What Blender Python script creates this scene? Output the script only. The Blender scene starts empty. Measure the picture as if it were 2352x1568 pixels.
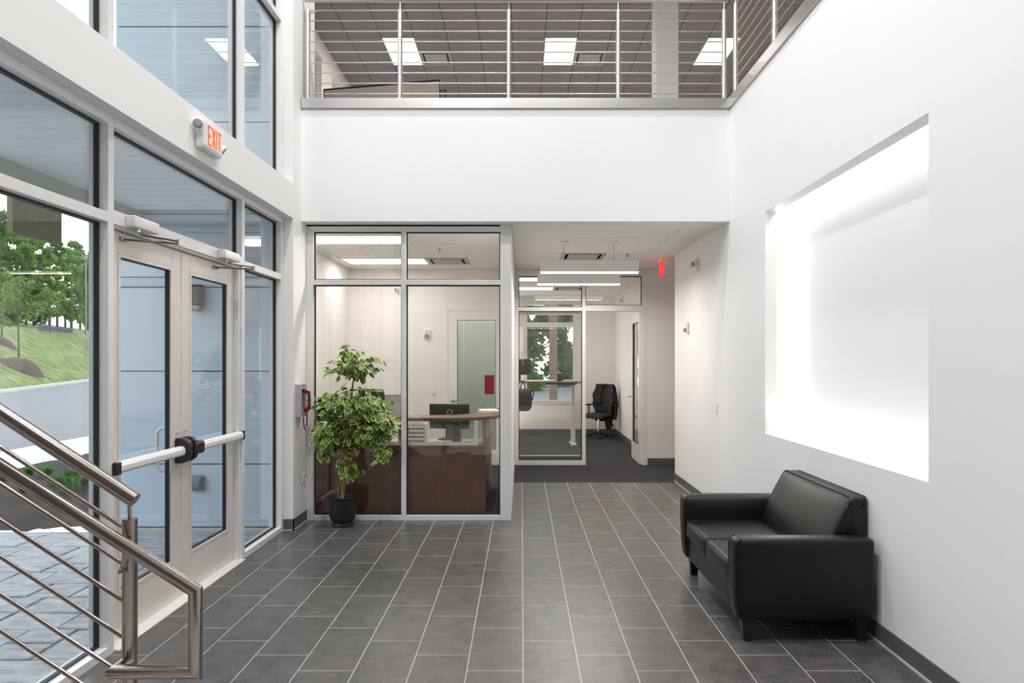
import bpy, math, random
from mathutils import Vector, Matrix, noise as mnoise
random.seed(7)
SC = bpy.context.scene
COL = SC.collection
PI = math.pi

# ------------------------------------------------------------------ camera
F, CX, CY, H = 1612.0, 1198.0, 827.0, 1.70          # focal in px, vanishing point, eye height
cd = bpy.data.cameras.new('camera')
cd.sensor_width = 36.0
cd.lens = F / 2352 * 36
cd.shift_x = -(CX - 1176) / 2352
cd.shift_y = (CY - 784) / 2352
cd.clip_start, cd.clip_end = 0.05, 500
cam = bpy.data.objects.new('camera', cd)
cam.location = (0, 0, H)
cam.rotation_euler = (PI / 2, 0, 0)
COL.objects.link(cam)
SC.camera = cam

# ------------------------------------------------------------------ world, lights, exposure
SC.view_settings.view_transform = 'Standard'
SC.view_settings.look = 'None'
SC.view_settings.exposure = 0.0
SC.view_settings.gamma = 1.0
SC.view_settings.use_curve_mapping = False
SC.cycles.transparent_max_bounces = 32
SC.cycles.max_bounces = 10
SC.cycles.diffuse_bounces = 6
SC.cycles.glossy_bounces = 5
SC.cycles.sample_clamp_indirect = 6.0
SC.cycles.caustics_reflective = False
SC.cycles.caustics_refractive = False

W = bpy.data.worlds.new('evening_sky')
SC.world = W
W.use_nodes = True
wn, wl = W.node_tree.nodes, W.node_tree.links
wn.clear()
tc = wn.new('ShaderNodeTexCoord')
sep = wn.new('ShaderNodeSeparateXYZ')
rp = wn.new('ShaderNodeValToRGB')
bg = wn.new('ShaderNodeBackground')
wo = wn.new('ShaderNodeOutputWorld')
wl.new(tc.outputs['Generated'], sep.inputs[0])
wl.new(sep.outputs['Z'], rp.inputs[0])
rp.color_ramp.elements[0].position = 0.0
rp.color_ramp.elements[0].color = (1.0, 0.95, 0.86, 1)
rp.color_ramp.elements[1].position = 0.75
rp.color_ramp.elements[1].color = (0.70, 0.80, 0.95, 1)
e = rp.color_ramp.elements.new(0.25)
e.color = (0.90, 0.94, 1.0, 1)
wl.new(rp.outputs[0], bg.inputs['Color'])
bg.inputs['Strength'].default_value = 3.0
wl.new(bg.outputs[0], wo.inputs['Surface'])

def area(name, loc, sx, sy, watts, col=(1, 1, 1), rot=(0, 0, 0), shape='RECTANGLE'):
    l = bpy.data.lights.new(name, 'AREA')
    l.shape = shape
    l.size = sx
    if shape in ('RECTANGLE', 'ELLIPSE'):
        l.size_y = sy
    l.energy = watts
    l.color = col
    o = bpy.data.objects.new(name, l)
    o.location = loc
    o.rotation_euler = rot
    COL.objects.link(o)
    return o
DOWNS = [(-1.55, 6.3), (-0.5, 6.3), (1.0, 6.3), (-1.3, 3.4), (1.0, 3.4), (-1.3, 0.5), (1.0, 0.5), (-3.6, 0.4)]
for i, (x, y) in enumerate(DOWNS):
    area('downlight_beam', (x, y, 7.69), 0.26, 0.26, {6.3: 44, 3.4: 68}.get(y, 46) * (1.85 if x < -1 and y < 6 else 1.0), (1.0, 0.99, 0.985), shape='DISK')
for x in (-2.31, 0.74, 3.79):                 # troffers of the upper floor
    area('troffer_beam', (x, 13.71, 7.69), 0.55, 1.15, 26, (1.0, 0.97, 0.93))
for x, y in ((-2.02, 8.57), (-2.02, 10.43)):  # reception
    area('troffer_beam', (x, y, 3.13), 1.15, 0.52, 13, (1.0, 0.94, 0.88))
for x, y in ((-1.3, 7.93), (-0.5, 7.93)):     # added fill lamps, out of view, to even out the reception walls
    area('downlight_beam', (x, y, 3.15), 0.14, 0.14, 23, (1.0, 0.95, 0.90), shape='DISK')
area('store_room_fill', (-1.2, 12.4, 3.06), 0.5, 0.5, 16, (1.0, 0.97, 0.93))  # added fill: brightens the room seen through the reception door glass
for x, y in ((0.05, 12.75), (0.05, 14.4)):    # office
    area('troffer_beam', (x, y, 3.13), 1.1, 0.5, 18, (1.0, 0.95, 0.90))
for y in (8.72, 10.36):                       # linear pendants in the corridor
    area('pendant_beam', (0.842, y, 2.775), 1.18, 0.05, 27, (1.0, 0.96, 0.92))

# ------------------------------------------------------------------ materials
def _nodes(name):
    m = bpy.data.materials.new(name)
    m.use_nodes = True
    n, l = m.node_tree.nodes, m.node_tree.links
    n.clear()
    out = n.new('ShaderNodeOutputMaterial')
    return m, n, l, out

def mat(name, col, rough=0.5, metal=0.0, scale=None, var=0.0, bump=0.0, col2=None, spec=0.5, stretch=None,
        rnd=0.0, detail=6.0, coat=0.0, aniso=0.0, thr=None):
    """Principled surface; optional noise tint (col..col2), bump, and a small tint per object (rnd)."""
    m, n, l, out = _nodes(name)
    p = n.new('ShaderNodeBsdfPrincipled')
    p.inputs['Base Color'].default_value = (*col, 1)
    p.inputs['Roughness'].default_value = rough
    p.inputs['Metallic'].default_value = metal
    p.inputs['Specular IOR Level'].default_value = spec
    p.inputs['Coat Weight'].default_value = coat
    p.inputs['Anisotropic'].default_value = aniso
    l.new(p.outputs[0], out.inputs[0])
    src = None
    if scale:
        t = n.new('ShaderNodeTexCoord')
        mp = n.new('ShaderNodeMapping')
        geo = n.new('ShaderNodeNewGeometry')
        l.new(geo.outputs['Position'], mp.inputs[0])
        if stretch:
            mp.inputs['Scale'].default_value = stretch
        nz = n.new('ShaderNodeTexNoise')
        nz.inputs['Scale'].default_value = scale
        nz.inputs['Detail'].default_value = detail
        l.new(mp.outputs[0], nz.inputs['Vector'])
        fac = nz.outputs['Fac']
        if thr:
            mr = n.new('ShaderNodeMapRange')
            mr.inputs['From Min'].default_value, mr.inputs['From Max'].default_value = thr
            l.new(fac, mr.inputs['Value'])
            fac = mr.outputs[0]
        if col2 is None:
            col2 = tuple(min(1, c * (1 + var)) for c in col)
            c1 = tuple(c * (1 - var) for c in col)
        else:
            c1 = col
        mx = n.new('ShaderNodeMix')
        mx.data_type = 'RGBA'
        mx.inputs['A'].default_value = (*c1, 1)
        mx.inputs['B'].default_value = (*col2, 1)
        l.new(fac, mx.inputs['Factor'])
        src = mx.outputs['Result']
        if bump:
            b = n.new('ShaderNodeBump')
            b.inputs['Strength'].default_value = bump
            b.inputs['Distance'].default_value = 0.01
            l.new(fac, b.inputs['Height'])
            l.new(b.outputs[0], p.inputs['Normal'])
    if rnd:
        oi = n.new('ShaderNodeObjectInfo')
        mr = n.new('ShaderNodeMapRange')
        mr.inputs['To Min'].default_value = 1 - rnd
        mr.inputs['To Max'].default_value = 1 + rnd
        l.new(oi.outputs['Random'], mr.inputs['Value'])
        hs = n.new('ShaderNodeHueSaturation')
        l.new(mr.outputs[0], hs.inputs['Value'])
        if src:
            l.new(src, hs.inputs['Color'])
        else:
            hs.inputs['Color'].default_value = (*col, 1)
        src = hs.outputs[0]
    if src:
        l.new(src, p.inputs['Base Color'])
    return m

def emit(name, col, strength):
    m, n, l, out = _nodes(name)
    em = n.new('ShaderNodeEmission')
    em.inputs[0].default_value = (*col, 1)
    em.inputs[1].default_value = strength
    l.new(em.outputs[0], out.inputs[0])
    return m

def glass(name, tint, r0=0.04, rough=0.0):
    """Thin architectural glass: tinted see-through with an angle-dependent mirror layer."""
    m, n, l, out = _nodes(name)
    tr = n.new('ShaderNodeBsdfTransparent')
    tr.inputs[0].default_value = (*tint, 1)
    gl = n.new('ShaderNodeBsdfGlossy')
    gl.inputs['Roughness'].default_value = rough
    lw = n.new('ShaderNodeLayerWeight')
    pw = n.new('ShaderNodeMath'); pw.operation = 'POWER'
    pw.inputs[1].default_value = 5.0
    l.new(lw.outputs['Facing'], pw.inputs[0])
    ml = n.new('ShaderNodeMath'); ml.operation = 'MULTIPLY_ADD'
    ml.inputs[1].default_value = 1 - r0
    ml.inputs[2].default_value = r0
    l.new(pw.outputs[0], ml.inputs[0])
    mx = n.new('ShaderNodeMixShader')
    l.new(ml.outputs[0], mx.inputs[0])
    l.new(tr.outputs[0], mx.inputs[1])
    l.new(gl.outputs[0], mx.inputs[2])
    l.new(mx.outputs[0], out.inputs[0])
    return m

def leafmat(name, col, col2, trans=0.35, scale=0.6):
    m, n, l, out = _nodes(name)
    geo = n.new('ShaderNodeNewGeometry')
    nz = n.new('ShaderNodeTexNoise'); nz.inputs['Scale'].default_value = scale
    l.new(geo.outputs['Position'], nz.inputs['Vector'])
    mr = n.new('ShaderNodeMapRange')
    mr.inputs['From Min'].default_value, mr.inputs['From Max'].default_value = 0.35, 0.65
    l.new(nz.outputs['Fac'], mr.inputs['Value'])
    mx = n.new('ShaderNodeMix'); mx.data_type = 'RGBA'
    mx.inputs['A'].default_value = (*col, 1); mx.inputs['B'].default_value = (*col2, 1)
    l.new(mr.outputs[0], mx.inputs['Factor'])
    d = n.new('ShaderNodeBsdfDiffuse'); t = n.new('ShaderNodeBsdfTranslucent')
    l.new(mx.outputs['Result'], d.inputs[0]); l.new(mx.outputs['Result'], t.inputs[0])
    ms = n.new('ShaderNodeMixShader'); ms.inputs[0].default_value = trans
    l.new(d.outputs[0], ms.inputs[1]); l.new(t.outputs[0], ms.inputs[2])
    l.new(ms.outputs[0], out.inputs[0])
    return m

WALL = mat('white_wall_paint', (0.86, 0.855, 0.85), 0.65, scale=90, var=0.008, bump=0.02)
WALLDK = mat('dark_unseen_wall', (0.13, 0.12, 0.115), 0.6, scale=3, var=0.2)  # invented finish: unseen wall darkened so steel and leather reflect less white
WALLW = mat('office_wall_paint', (0.86, 0.825, 0.80), 0.7, scale=90, var=0.008, bump=0.02)
def tilemat():
    m = mat('grey_porcelain_tile', (0.064, 0.060, 0.058), 0.32, scale=9, col2=(0.112, 0.105, 0.101), bump=0.03, rnd=0.07, detail=12, thr=(.3, .7))
    n, l = m.node_tree.nodes, m.node_tree.links
    p = [x for x in n if x.type == 'BSDF_PRINCIPLED'][0]
    src = p.inputs['Base Color'].links[0].from_socket
    geo = n.new('ShaderNodeNewGeometry')
    nz = n.new('ShaderNodeTexNoise'); nz.inputs['Scale'].default_value = 75; nz.inputs['Detail'].default_value = 8
    l.new(geo.outputs['Position'], nz.inputs['Vector'])
    mr = n.new('ShaderNodeMapRange'); mr.inputs['From Min'].default_value = .58; mr.inputs['From Max'].default_value = .74; mr.inputs['To Max'].default_value = .55
    l.new(nz.outputs['Fac'], mr.inputs['Value'])
    mx = n.new('ShaderNodeMix'); mx.data_type = 'RGBA'; mx.inputs['B'].default_value = (.36, .34, .32, 1)
    l.new(mr.outputs[0], mx.inputs['Factor']); l.new(src, mx.inputs['A'])
    l.new(mx.outputs['Result'], p.inputs['Base Color'])
    return m
TILE = tilemat()
GROUT = mat('pale_grout', (0.56, 0.53, 0.51), 0.9, scale=60, var=0.05)
CARPET = mat('charcoal_carpet', (0.028, 0.027, 0.028), 0.95, scale=220, var=0.35, bump=0.4)
ALU = mat('clear_anodised_aluminium', (0.80, 0.79, 0.785), 0.42, metal=0.15, scale=40, var=0.01)
ALUD = mat('door_aluminium', (0.74, 0.71, 0.68), 0.40, metal=0.15, scale=40, var=0.01)
GASKET = mat('black_rubber_gasket', (0.012, 0.013, 0.016), 0.5)
STEELB = mat('light_stainless_steel', (0.60, 0.57, 0.55), 0.3, metal=1.0, scale=300, var=0.04)
STEEL = mat('brushed_stainless_steel', (0.36, 0.315, 0.285), 0.20, metal=1.0, scale=300, var=0.05, stretch=(0.05, 1, 1))
STEELF = mat('brushed_steel_fascia', (0.66, 0.65, 0.64), 0.30, metal=1.0, scale=120, var=0.06, stretch=(0.02, 0.02, 6), aniso=0.4)
CHROME = mat('polished_chrome', (0.75, 0.75, 0.76), 0.12, metal=1.0)
CLEAR = glass('clear_inside_glass', (0.95, 0.96, 0.95), 0.06)
EXTG = glass('insulated_outside_glass', (0.94, 0.958, 0.962), 0.045)
DARKG = glass('screen_glass', (0.90, 0.95, 0.95))
BASE = mat('grey_rubber_base', (0.105, 0.105, 0.108), 0.55)
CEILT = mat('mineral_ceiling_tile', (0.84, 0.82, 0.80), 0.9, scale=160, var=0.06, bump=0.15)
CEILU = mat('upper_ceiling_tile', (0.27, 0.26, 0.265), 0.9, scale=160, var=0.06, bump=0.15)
GRIDW = mat('white_ceiling_grid', (0.82, 0.80, 0.78), 0.5)
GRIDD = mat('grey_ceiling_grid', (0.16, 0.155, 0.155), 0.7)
LEATHER = mat('black_leather', (0.0045, 0.004, 0.004), 0.40, scale=420, var=0.2, bump=0.06, spec=0.42)
PIPING = mat('black_leather_piping', (0.008, 0.008, 0.008), 0.35)
BLACKP = mat('black_plastic', (0.012, 0.012, 0.013), 0.42)
BLACKM = mat('black_mesh_fabric', (0.015, 0.015, 0.017), 0.8, scale=500, var=0.3, bump=0.3)
JACKET = mat('black_jacket_cloth', (0.010, 0.010, 0.011), 0.75, scale=60, var=0.3, bump=0.3)
WHITEP = mat('white_plastic', (0.83, 0.82, 0.80), 0.4)
WOOD = mat('walnut_laminate', (0.105, 0.042, 0.022), 0.38, scale=9, col2=(0.20, 0.085, 0.048), stretch=(5, 5, 0.5))
WOODT = mat('walnut_countertop', (0.12, 0.06, 0.036), 0.33, scale=9, col2=(0.20, 0.105, 0.066), stretch=(0.6, 6, 6))
MAPLE = mat('maple_worktop', (0.55, 0.40, 0.22), 0.4, scale=8, var=0.12, stretch=(0.5, 6, 6))
RED = mat('red_phone_plastic', (0.20, 0.006, 0.016), 0.22, coat=0.4)
REDN = mat('red_notice_plastic', (0.27, 0.012, 0.016), 0.3)
ORANGE = emit('exit_letter_orange', (1.0, 0.16, 0.03), 1.25)
REDGLOW = emit('exit_red_glow', (1.0, 0.05, 0.04), 1.5)
PANEL = emit('light_diffuser', (1.0, 0.96, 0.91), 3.2)
PANELU = emit('upper_light_diffuser', (1.0, 0.97, 0.93), 5.0)
LED = emit('led_strip_light', (1.0, 0.985, 0.96), 25.0)
LAMPB = emit('downlight_lens', (1.0, 0.97, 0.93), 12.0)
LENS = mat('lamp_lens_glass', (0.30, 0.30, 0.30), 0.15, metal=0.75, scale=120, var=0.6, bump=0.6)
PAPER = mat('white_paper', (0.85, 0.84, 0.82), 0.8)
SIDING = mat('blue_grey_siding', (0.58, 0.68, 0.79), 0.6, scale=30, var=0.03, stretch=(1, 1, 12), rnd=0.02)
SIDEDK = mat('siding_joint', (0.10, 0.12, 0.14), 0.8)
SOFFIT = mat('soffit_board', (0.86, 0.90, 0.90), 0.6, rnd=0.015)
FASCIA = mat('olive_fascia', (0.45, 0.45, 0.36), 0.7, scale=20, var=0.08)
OLIVE = mat('olive_sign_board', (0.20, 0.20, 0.10), 0.6, scale=20, var=0.06)
SLATE = mat('cleft_slate', (0.20, 0.22, 0.225), 0.40, scale=6, col2=(0.46, 0.47, 0.47), bump=1.0, rnd=0.10, thr=(.32, .68), stretch=(1.0, 2.2, 1), detail=9)
SLATEJ = mat('slate_joint', (0.10, 0.105, 0.11), 0.9)
MULCH = mat('dark_bark_mulch', (0.022, 0.017, 0.014), 0.95, scale=45, col2=(0.085, 0.068, 0.055), bump=1.0, detail=10)
MULCHB = mat('brown_mulch', (0.05, 0.036, 0.028), 0.95, scale=9, col2=(0.17, 0.125, 0.10), bump=1.0, detail=12)
CONC = mat('pale_concrete', (0.62, 0.60, 0.55), 0.85, scale=5, var=0.05)
ASPH = mat('grey_asphalt', (0.185, 0.175, 0.17), 0.8, scale=1.2, col2=(0.235, 0.22, 0.215), detail=10)
GRASS = mat('lawn_grass', (0.085, 0.135, 0.025), 0.95, scale=1.1, col2=(0.24, 0.26, 0.085), bump=0.5, detail=15, thr=(.36, .64))
LEAFD = leafmat('tree_leaf_dark', (0.06, 0.165, 0.05), (0.15, 0.29, 0.075), .5)
LEAFM = leafmat('tree_leaf_mid', (0.085, 0.23, 0.05), (0.23, 0.39, 0.09), .5)
LEAFL = leafmat('tree_leaf_light', (0.16, 0.27, 0.08), (0.28, 0.37, 0.15))
TUFT = leafmat('bed_plant_leaf', (0.07, 0.20, 0.03), (0.16, 0.36, 0.07), scale=6)
BARK = mat('tree_bark', (0.10, 0.085, 0.07), 0.9, scale=8, var=0.3, bump=0.5)
POLE = mat('grey_pole_paint', (0.25, 0.26, 0.28), 0.5, metal=0.3)
BLUEF = mat('slate_blue_fence', (0.13, 0.135, 0.175), 0.7)
BRICKC = mat('brown_brick', (0.23, 0.15, 0.12), 0.8, scale=12, var=0.2)
FGREEN = mat('ficus_leaf_green', (0.040, 0.14, 0.010), 0.34, scale=18, col2=(0.13, 0.30, 0.02))
FGREEN2 = mat('ficus_leaf_dark_green', (0.018, 0.058, 0.016), 0.38, scale=18, col2=(0.05, 0.12, 0.03))
FCREAM = mat('ficus_leaf_cream_edge', (0.62, 0.59, 0.19), 0.45)
FBARK = mat('ficus_bark', (0.27, 0.16, 0.045), 0.75, scale=40, var=0.35, bump=0.6)
POT = mat('black_plastic_pot', (0.010, 0.011, 0.014), 0.45)
SOIL = mat('potting_soil', (0.03, 0.02, 0.014), 0.95, scale=80, var=0.4, bump=0.6)
CUBE = mat('beige_panel_fabric', (0.46, 0.41, 0.37), 0.95, scale=70, var=0.18, bump=0.2)
VENTM = mat('grey_vent_metal', (0.42, 0.42, 0.42), 0.5)
VENTD = mat('vent_throat', (0.05, 0.05, 0.05), 0.8)
BACKPK = mat('dark_backpack_nylon', (0.020, 0.018, 0.018), 0.7, scale=60, var=0.3, bump=0.2)
GREENR = mat('grey_green_paint', (0.60, 0.60, 0.53), 0.8)
BRONZE = mat('dark_bronze_paint', (0.07, 0.06, 0.058), 0.5)

# ------------------------------------------------------------------ mesh builder
class B:
    def __init__(s):
        s.v, s.f, s.m = [], [], []
    def add(s, vs, fs, mi=0):
        k = len(s.v)
        s.v += [tuple(v) for v in vs]
        s.f += [tuple(i + k for i in f) for f in fs]
        s.m += [mi] * len(fs)
        return s
    def box(s, x0, x1, y0, y1, z0, z1, mi=0):
        x0, x1 = sorted((x0, x1)); y0, y1 = sorted((y0, y1)); z0, z1 = sorted((z0, z1))
        return s.add([(x0, y0, z0), (x1, y0, z0), (x1, y1, z0), (x0, y1, z0), (x0, y0, z1), (x1, y0, z1), (x1, y1, z1), (x0, y1, z1)],
                     [(0, 3, 2, 1), (4, 5, 6, 7), (0, 1, 5, 4), (1, 2, 6, 5), (2, 3, 7, 6), (3, 0, 4, 7)], mi)
    def tube(s, pts, r, n=10, caps=True, mi=0):
        pts = [Vector(p) for p in pts]
        rs = r if isinstance(r, (list, tuple)) else [r] * len(pts)
        t0 = (pts[1] - pts[0]).normalized()
        up = Vector((0, 0, 1)) if abs(t0.z) < 0.9 else Vector((1, 0, 0))
        u = t0.cross(up).normalized()
        k = len(s.v)
        prev = t0
        for i, p in enumerate(pts):
            a = (p - pts[i - 1]).normalized() if i else t0
            b = (pts[i + 1] - p).normalized() if i < len(pts) - 1 else a
            t = (a + b).normalized() if (a + b).length > 1e-6 else a
            u = (u - t * u.dot(t)).normalized()
            w = t.cross(u)
            c = max(0.35, math.sqrt(max(0.0, (1 + a.dot(b)) / 2)))     # mitre
            side = (b - a)
            side = side.normalized() if side.length > 1e-5 else None
            for j in range(n):
                an = 2 * PI * j / n
                d = u * math.cos(an) + w * math.sin(an)
                if side is not None:
                    sd = side - t * side.dot(t)
                    if sd.length > 1e-5:
                        sd.normalize()
                        d = d + sd * d.dot(sd) * (1 / c - 1)
                s.v.append(tuple(p + d * rs[i]))
        for i in range(len(pts) - 1):
            for j in range(n):
                q = (j + 1) % n
                s.f.append((k + i * n + j, k + i * n + q, k + (i + 1) * n + q, k + (i + 1) * n + j)); s.m.append(mi)
        if caps:
            s.f.append(tuple(k + j for j in reversed(range(n)))); s.m.append(mi)
            e = k + (len(pts) - 1) * n
            s.f.append(tuple(e + j for j in range(n))); s.m.append(mi)
        return s
    def lathe(s, prof, c, n=24, mi=0):
        k = len(s.v)
        for r, z in prof:
            for j in range(n):
                a = 2 * PI * j / n
                s.v.append((c[0] + r * math.cos(a), c[1] + r * math.sin(a), c[2] + z))
        for i in range(len(prof) - 1):
            for j in range(n):
                q = (j + 1) % n
                s.f.append((k + i * n + j, k + i * n + q, k + (i + 1) * n + q, k + (i + 1) * n + j)); s.m.append(mi)
        s.f.append(tuple(k + j for j in reversed(range(n)))); s.m.append(mi)
        e = k + (len(prof) - 1) * n
        s.f.append(tuple(e + j for j in range(n))); s.m.append(mi)
        return s
    def prism(s, poly, lo, hi, axis='y', mi=0):
        def P(a, b, c):
            return {'y': (a, c, b), 'z': (a, b, c), 'x': (c, a, b)}[axis]
        n = len(poly)
        vs = [P(a, b, lo) for a, b in poly] + [P(a, b, hi) for a, b in poly]
        fs = [tuple(range(n)), tuple(range(2 * n - 1, n - 1, -1))]
        fs += [(i, i + n, (i + 1) % n + n, (i + 1) % n) for i in range(n)]
        return s.add(vs, fs, mi)
    def rbox(s, lo, hi, r, n=8, bulge=(0, 0, 0), mi=0, fn=None):
        lo, hi = Vector(lo), Vector(hi)
        c, h = (lo + hi) / 2, (hi - lo) / 2
        r = min(r, h.x, h.y, h.z)
        keys, k = {}, len(s.v)
        def g(t, hh):           # more samples near the rounded edge
            return t
        def vert(p):
            key = (round(p[0], 4), round(p[1], 4), round(p[2], 4))
            if key in keys:
                return keys[key]
            q = Vector((p[0] * h.x, p[1] * h.y, p[2] * h.z))
            inn = Vector([max(-(h[i] - r), min(h[i] - r, q[i])) for i in range(3)])
            d = q - inn
            if d.length > 1e-9:
                m = max(abs(d.x), abs(d.y), abs(d.z))
                q = inn + d.normalized() * r
            for i in range(3):
                a, b = (i + 1) % 3, (i + 2) % 3
                q[i] += bulge[i] * p[i] * (1 - p[a] ** 2) * (1 - p[b] ** 2)
            q = q + c
            if fn:
                q = Vector(fn(q))
            keys[key] = len(s.v)
            s.v.append(tuple(q))
            return keys[key]
        e = [max(0.0, 1 - r / hh) for hh in h]
        def ticks(i):
            a = [-1, -1 + (1 - e[i]) * 0.45, -e[i]] + [-e[i] + 2 * e[i] * j / n for j in range(1, n)] + [e[i], 1 - (1 - e[i]) * 0.45, 1]
            out = []
            for t in a:
                if not out or t - out[-1] > 1e-4:
                    out.append(t)
            return out
        T = [ticks(i) for i in range(3)]
        for ax in range(3):
            a, b = (ax + 1) % 3, (ax + 2) % 3
            for sg in (-1, 1):
                for i in range(len(T[a]) - 1):
                    for j in range(len(T[b]) - 1):
                        cs = []
                        for (ii, jj) in ((i, j), (i + 1, j), (i + 1, j + 1), (i, j + 1)):
                            p = [0, 0, 0]; p[ax] = sg; p[a] = T[a][ii]; p[b] = T[b][jj]
                            cs.append(vert(p))
                        s.f.append(tuple(cs) if sg > 0 else tuple(reversed(cs))); s.m.append(mi)
        return s
    def build(s, name, mats, parent=None, smooth=False, bevel=0.0, xf=None, seg=2):
        me = bpy.data.meshes.new(name)
        me.from_pydata(s.v, [], s.f)
        if not isinstance(mats, (list, tuple)):
            mats = [mats]
        for mm in mats:
            me.materials.append(mm)
        if len(mats) > 1:
            me.polygons.foreach_set('material_index', s.m)
        if xf is not None:
            me.transform(xf)
        if smooth:
            me.polygons.foreach_set('use_smooth', [True] * len(me.polygons))
            me.set_sharp_from_angle(angle=math.radians(42))
        me.update()
        o = bpy.data.objects.new(name, me)
        COL.objects.link(o)
        if parent is not None:
            put(o, parent)
        if bevel:
            md = o.modifiers.new('bevel', 'BEVEL')
            md.width = bevel; md.segments = seg; md.limit_method = 'ANGLE'
            md.harden_normals = False
        return o

def put(o, parent):
    o.parent = parent
    if parent.type == 'EMPTY' and parent.parent is None:
        o.matrix_parent_inverse = Matrix.Translation(-Vector(parent.location))

def inst(name, me, parent, loc, rot=None, scl=None):
    """Another object on shared mesh data, placed in world space under a parent."""
    o = bpy.data.objects.new(name, me)
    COL.objects.link(o)
    o.location = loc
    if rot is not None:
        o.rotation_euler = rot
    if scl is not None:
        o.scale = scl
    put(o, parent)
    return o

def tag(o, label, cat, group=None):
    o['label'] = label; o['category'] = cat
    if group:
        o['group'] = group
    return o
def thing(name, loc, label, cat, group=None):
    o = bpy.data.objects.new(name, None)
    o.empty_display_size = 0.1
    o.location = loc
    COL.objects.link(o)
    return tag(o, label, cat, group)
def setting(name, loc=(0, 0, 0)):
    o = bpy.data.objects.new(name, None)
    o.empty_display_size = 0.1
    o.location = loc
    COL.objects.link(o)
    o['kind'] = 'structure'
    return o
def st(o):
    o['kind'] = 'structure'
    return o
def px(x, y, d):
    """World point seen at photo pixel (x, y) at depth d along the view."""
    return Vector(((x - CX) * d / F, d, H - (y - CY) * d / F))
def box_obj(name, b, m, parent=None, **k):
    return B().box(*b).build(name, m, parent, **k)
def arc(c, r, a0, a1, n, ax=(1, 0, 0), ay=(0, 0, 1)):
    ax, ay, c = Vector(ax), Vector(ay), Vector(c)
    return [c + ax * r * math.cos(a0 + (a1 - a0) * i / n) + ay * r * math.sin(a0 + (a1 - a0) * i / n) for i in range(n + 1)]

# ------------------------------------------------------------------ key dimensions
XL, XF, XO, XR = -2.284, -2.381, -2.495, 2.16
YB, YP, YE, YR = 7.275, 7.446, 7.745, 9.89
ZH, ZS, ZC, Z2, ZT = 3.118, 3.138, 3.17, 4.40, 7.72
YO = 11.37                                  # far storefront / corridor end wall

# ================================================================== ROOM SHELL
fl = setting('floor')
b = B().box(-5.6, XR, -3.5, 2.62, -0.12, -0.0003).box(XO, XR, 2.62, 9.79, -0.12, -0.0003)
b.build('grout_bed', GROUT, fl)
tw, tl, gp = 0.3086, 0.6138, 0.0048
tmesh = B().box(gp / 2, tw - gp / 2, gp / 2, tl - gp / 2, -0.012, 0.0)
t0 = tmesh.build('tile', TILE, fl, bevel=0)
tile_me = t0.data
first = True
for k in range(-8, 7):
    xk = 0.008 + tw * k
    off = (4.254 - 0.2046 * k) % tl
    for j in range(3, 17):
        y0 = off + tl * j
        x0, x1, ya, yb = xk, xk + tw, y0, y0 + tl
        if yb > 9.79 and ya < 9.79 or x0 < XF or (yb > YP and x0 < -0.111):
            # cut pieces at the edges
            x0c, yb = max(x0, XF), min(yb, 9.79)
            if x1 <= -0.1:
                yb = min(yb, YP + .003)
            elif x0 < -0.111 and yb > YP:
                bb = B().box(-0.111, x1 - gp / 2, ya + gp / 2, yb - gp / 2, -0.012, 0)
                if ya < YP - .01:
                    bb.box(x0 + gp / 2, -0.111, ya + gp / 2, YP + .003, -0.012, 0)
                bb.build('tile', TILE, fl)
                continue
            if x1 - x0c < 0.03 or yb - ya < 0.03:
                continue
            B().box(x0c + gp / 2, x1 - gp / 2, ya + gp / 2, yb - gp / 2, -0.012, 0).build('tile', TILE, fl)
            continue
        if ya >= 9.79:
            continue
        if first:
            t0.location = (x0, ya, 0); first = False
        else:
            inst('tile', tile_me, fl, (x0, ya, 0))
st(box_obj('floor_carpet', (-0.21, 4.2, 9.79, 16.3, -0.12, 0.003), CARPET))
st(box_obj('floor_reception', (-4.0, -0.21, 7.56, 13.6, -0.12, 0.002), CARPET))
st(box_obj('trim_1', (-0.11, XR, 9.775, 9.795, -0.01, 0.004), GASKET))

# left wall: header beam, pier, near pier
b = B().box(XO, XL, 2.62, 7.016, ZH, 3.466)
b.box(XO, XL, 7.016, YE, 0, ZT)
b.box(XO, XL, 2.42, 2.70, 0, ZT)
st(b.build('wall_left', WALL))
b = B().box(-5.6, XO, 2.42, 2.62, 0, ZT).box(-5.75, -5.6, -3.5, 2.62, 0, ZT)
st(b.build('wall_stair', WALL))
st(box_obj('wall_behind', (-5.75, 6.2, -3.65, -3.5, 0, ZT), WALLDK))
# bulkhead over the openings, slab of the upper floor
b = B().box(XL, XR, YB, YE, ZS, Z2 - 0.01)
st(b.build('wall_back', WALL))
b = B().box(-4.0, 6.2, YE, 16.4, 3.32, Z2 - 0.005).box(2.5, 6.2, -3.5, YE, 3.9, Z2 - 0.005)
st(b.build('floor_upper', WALLW))
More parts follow.
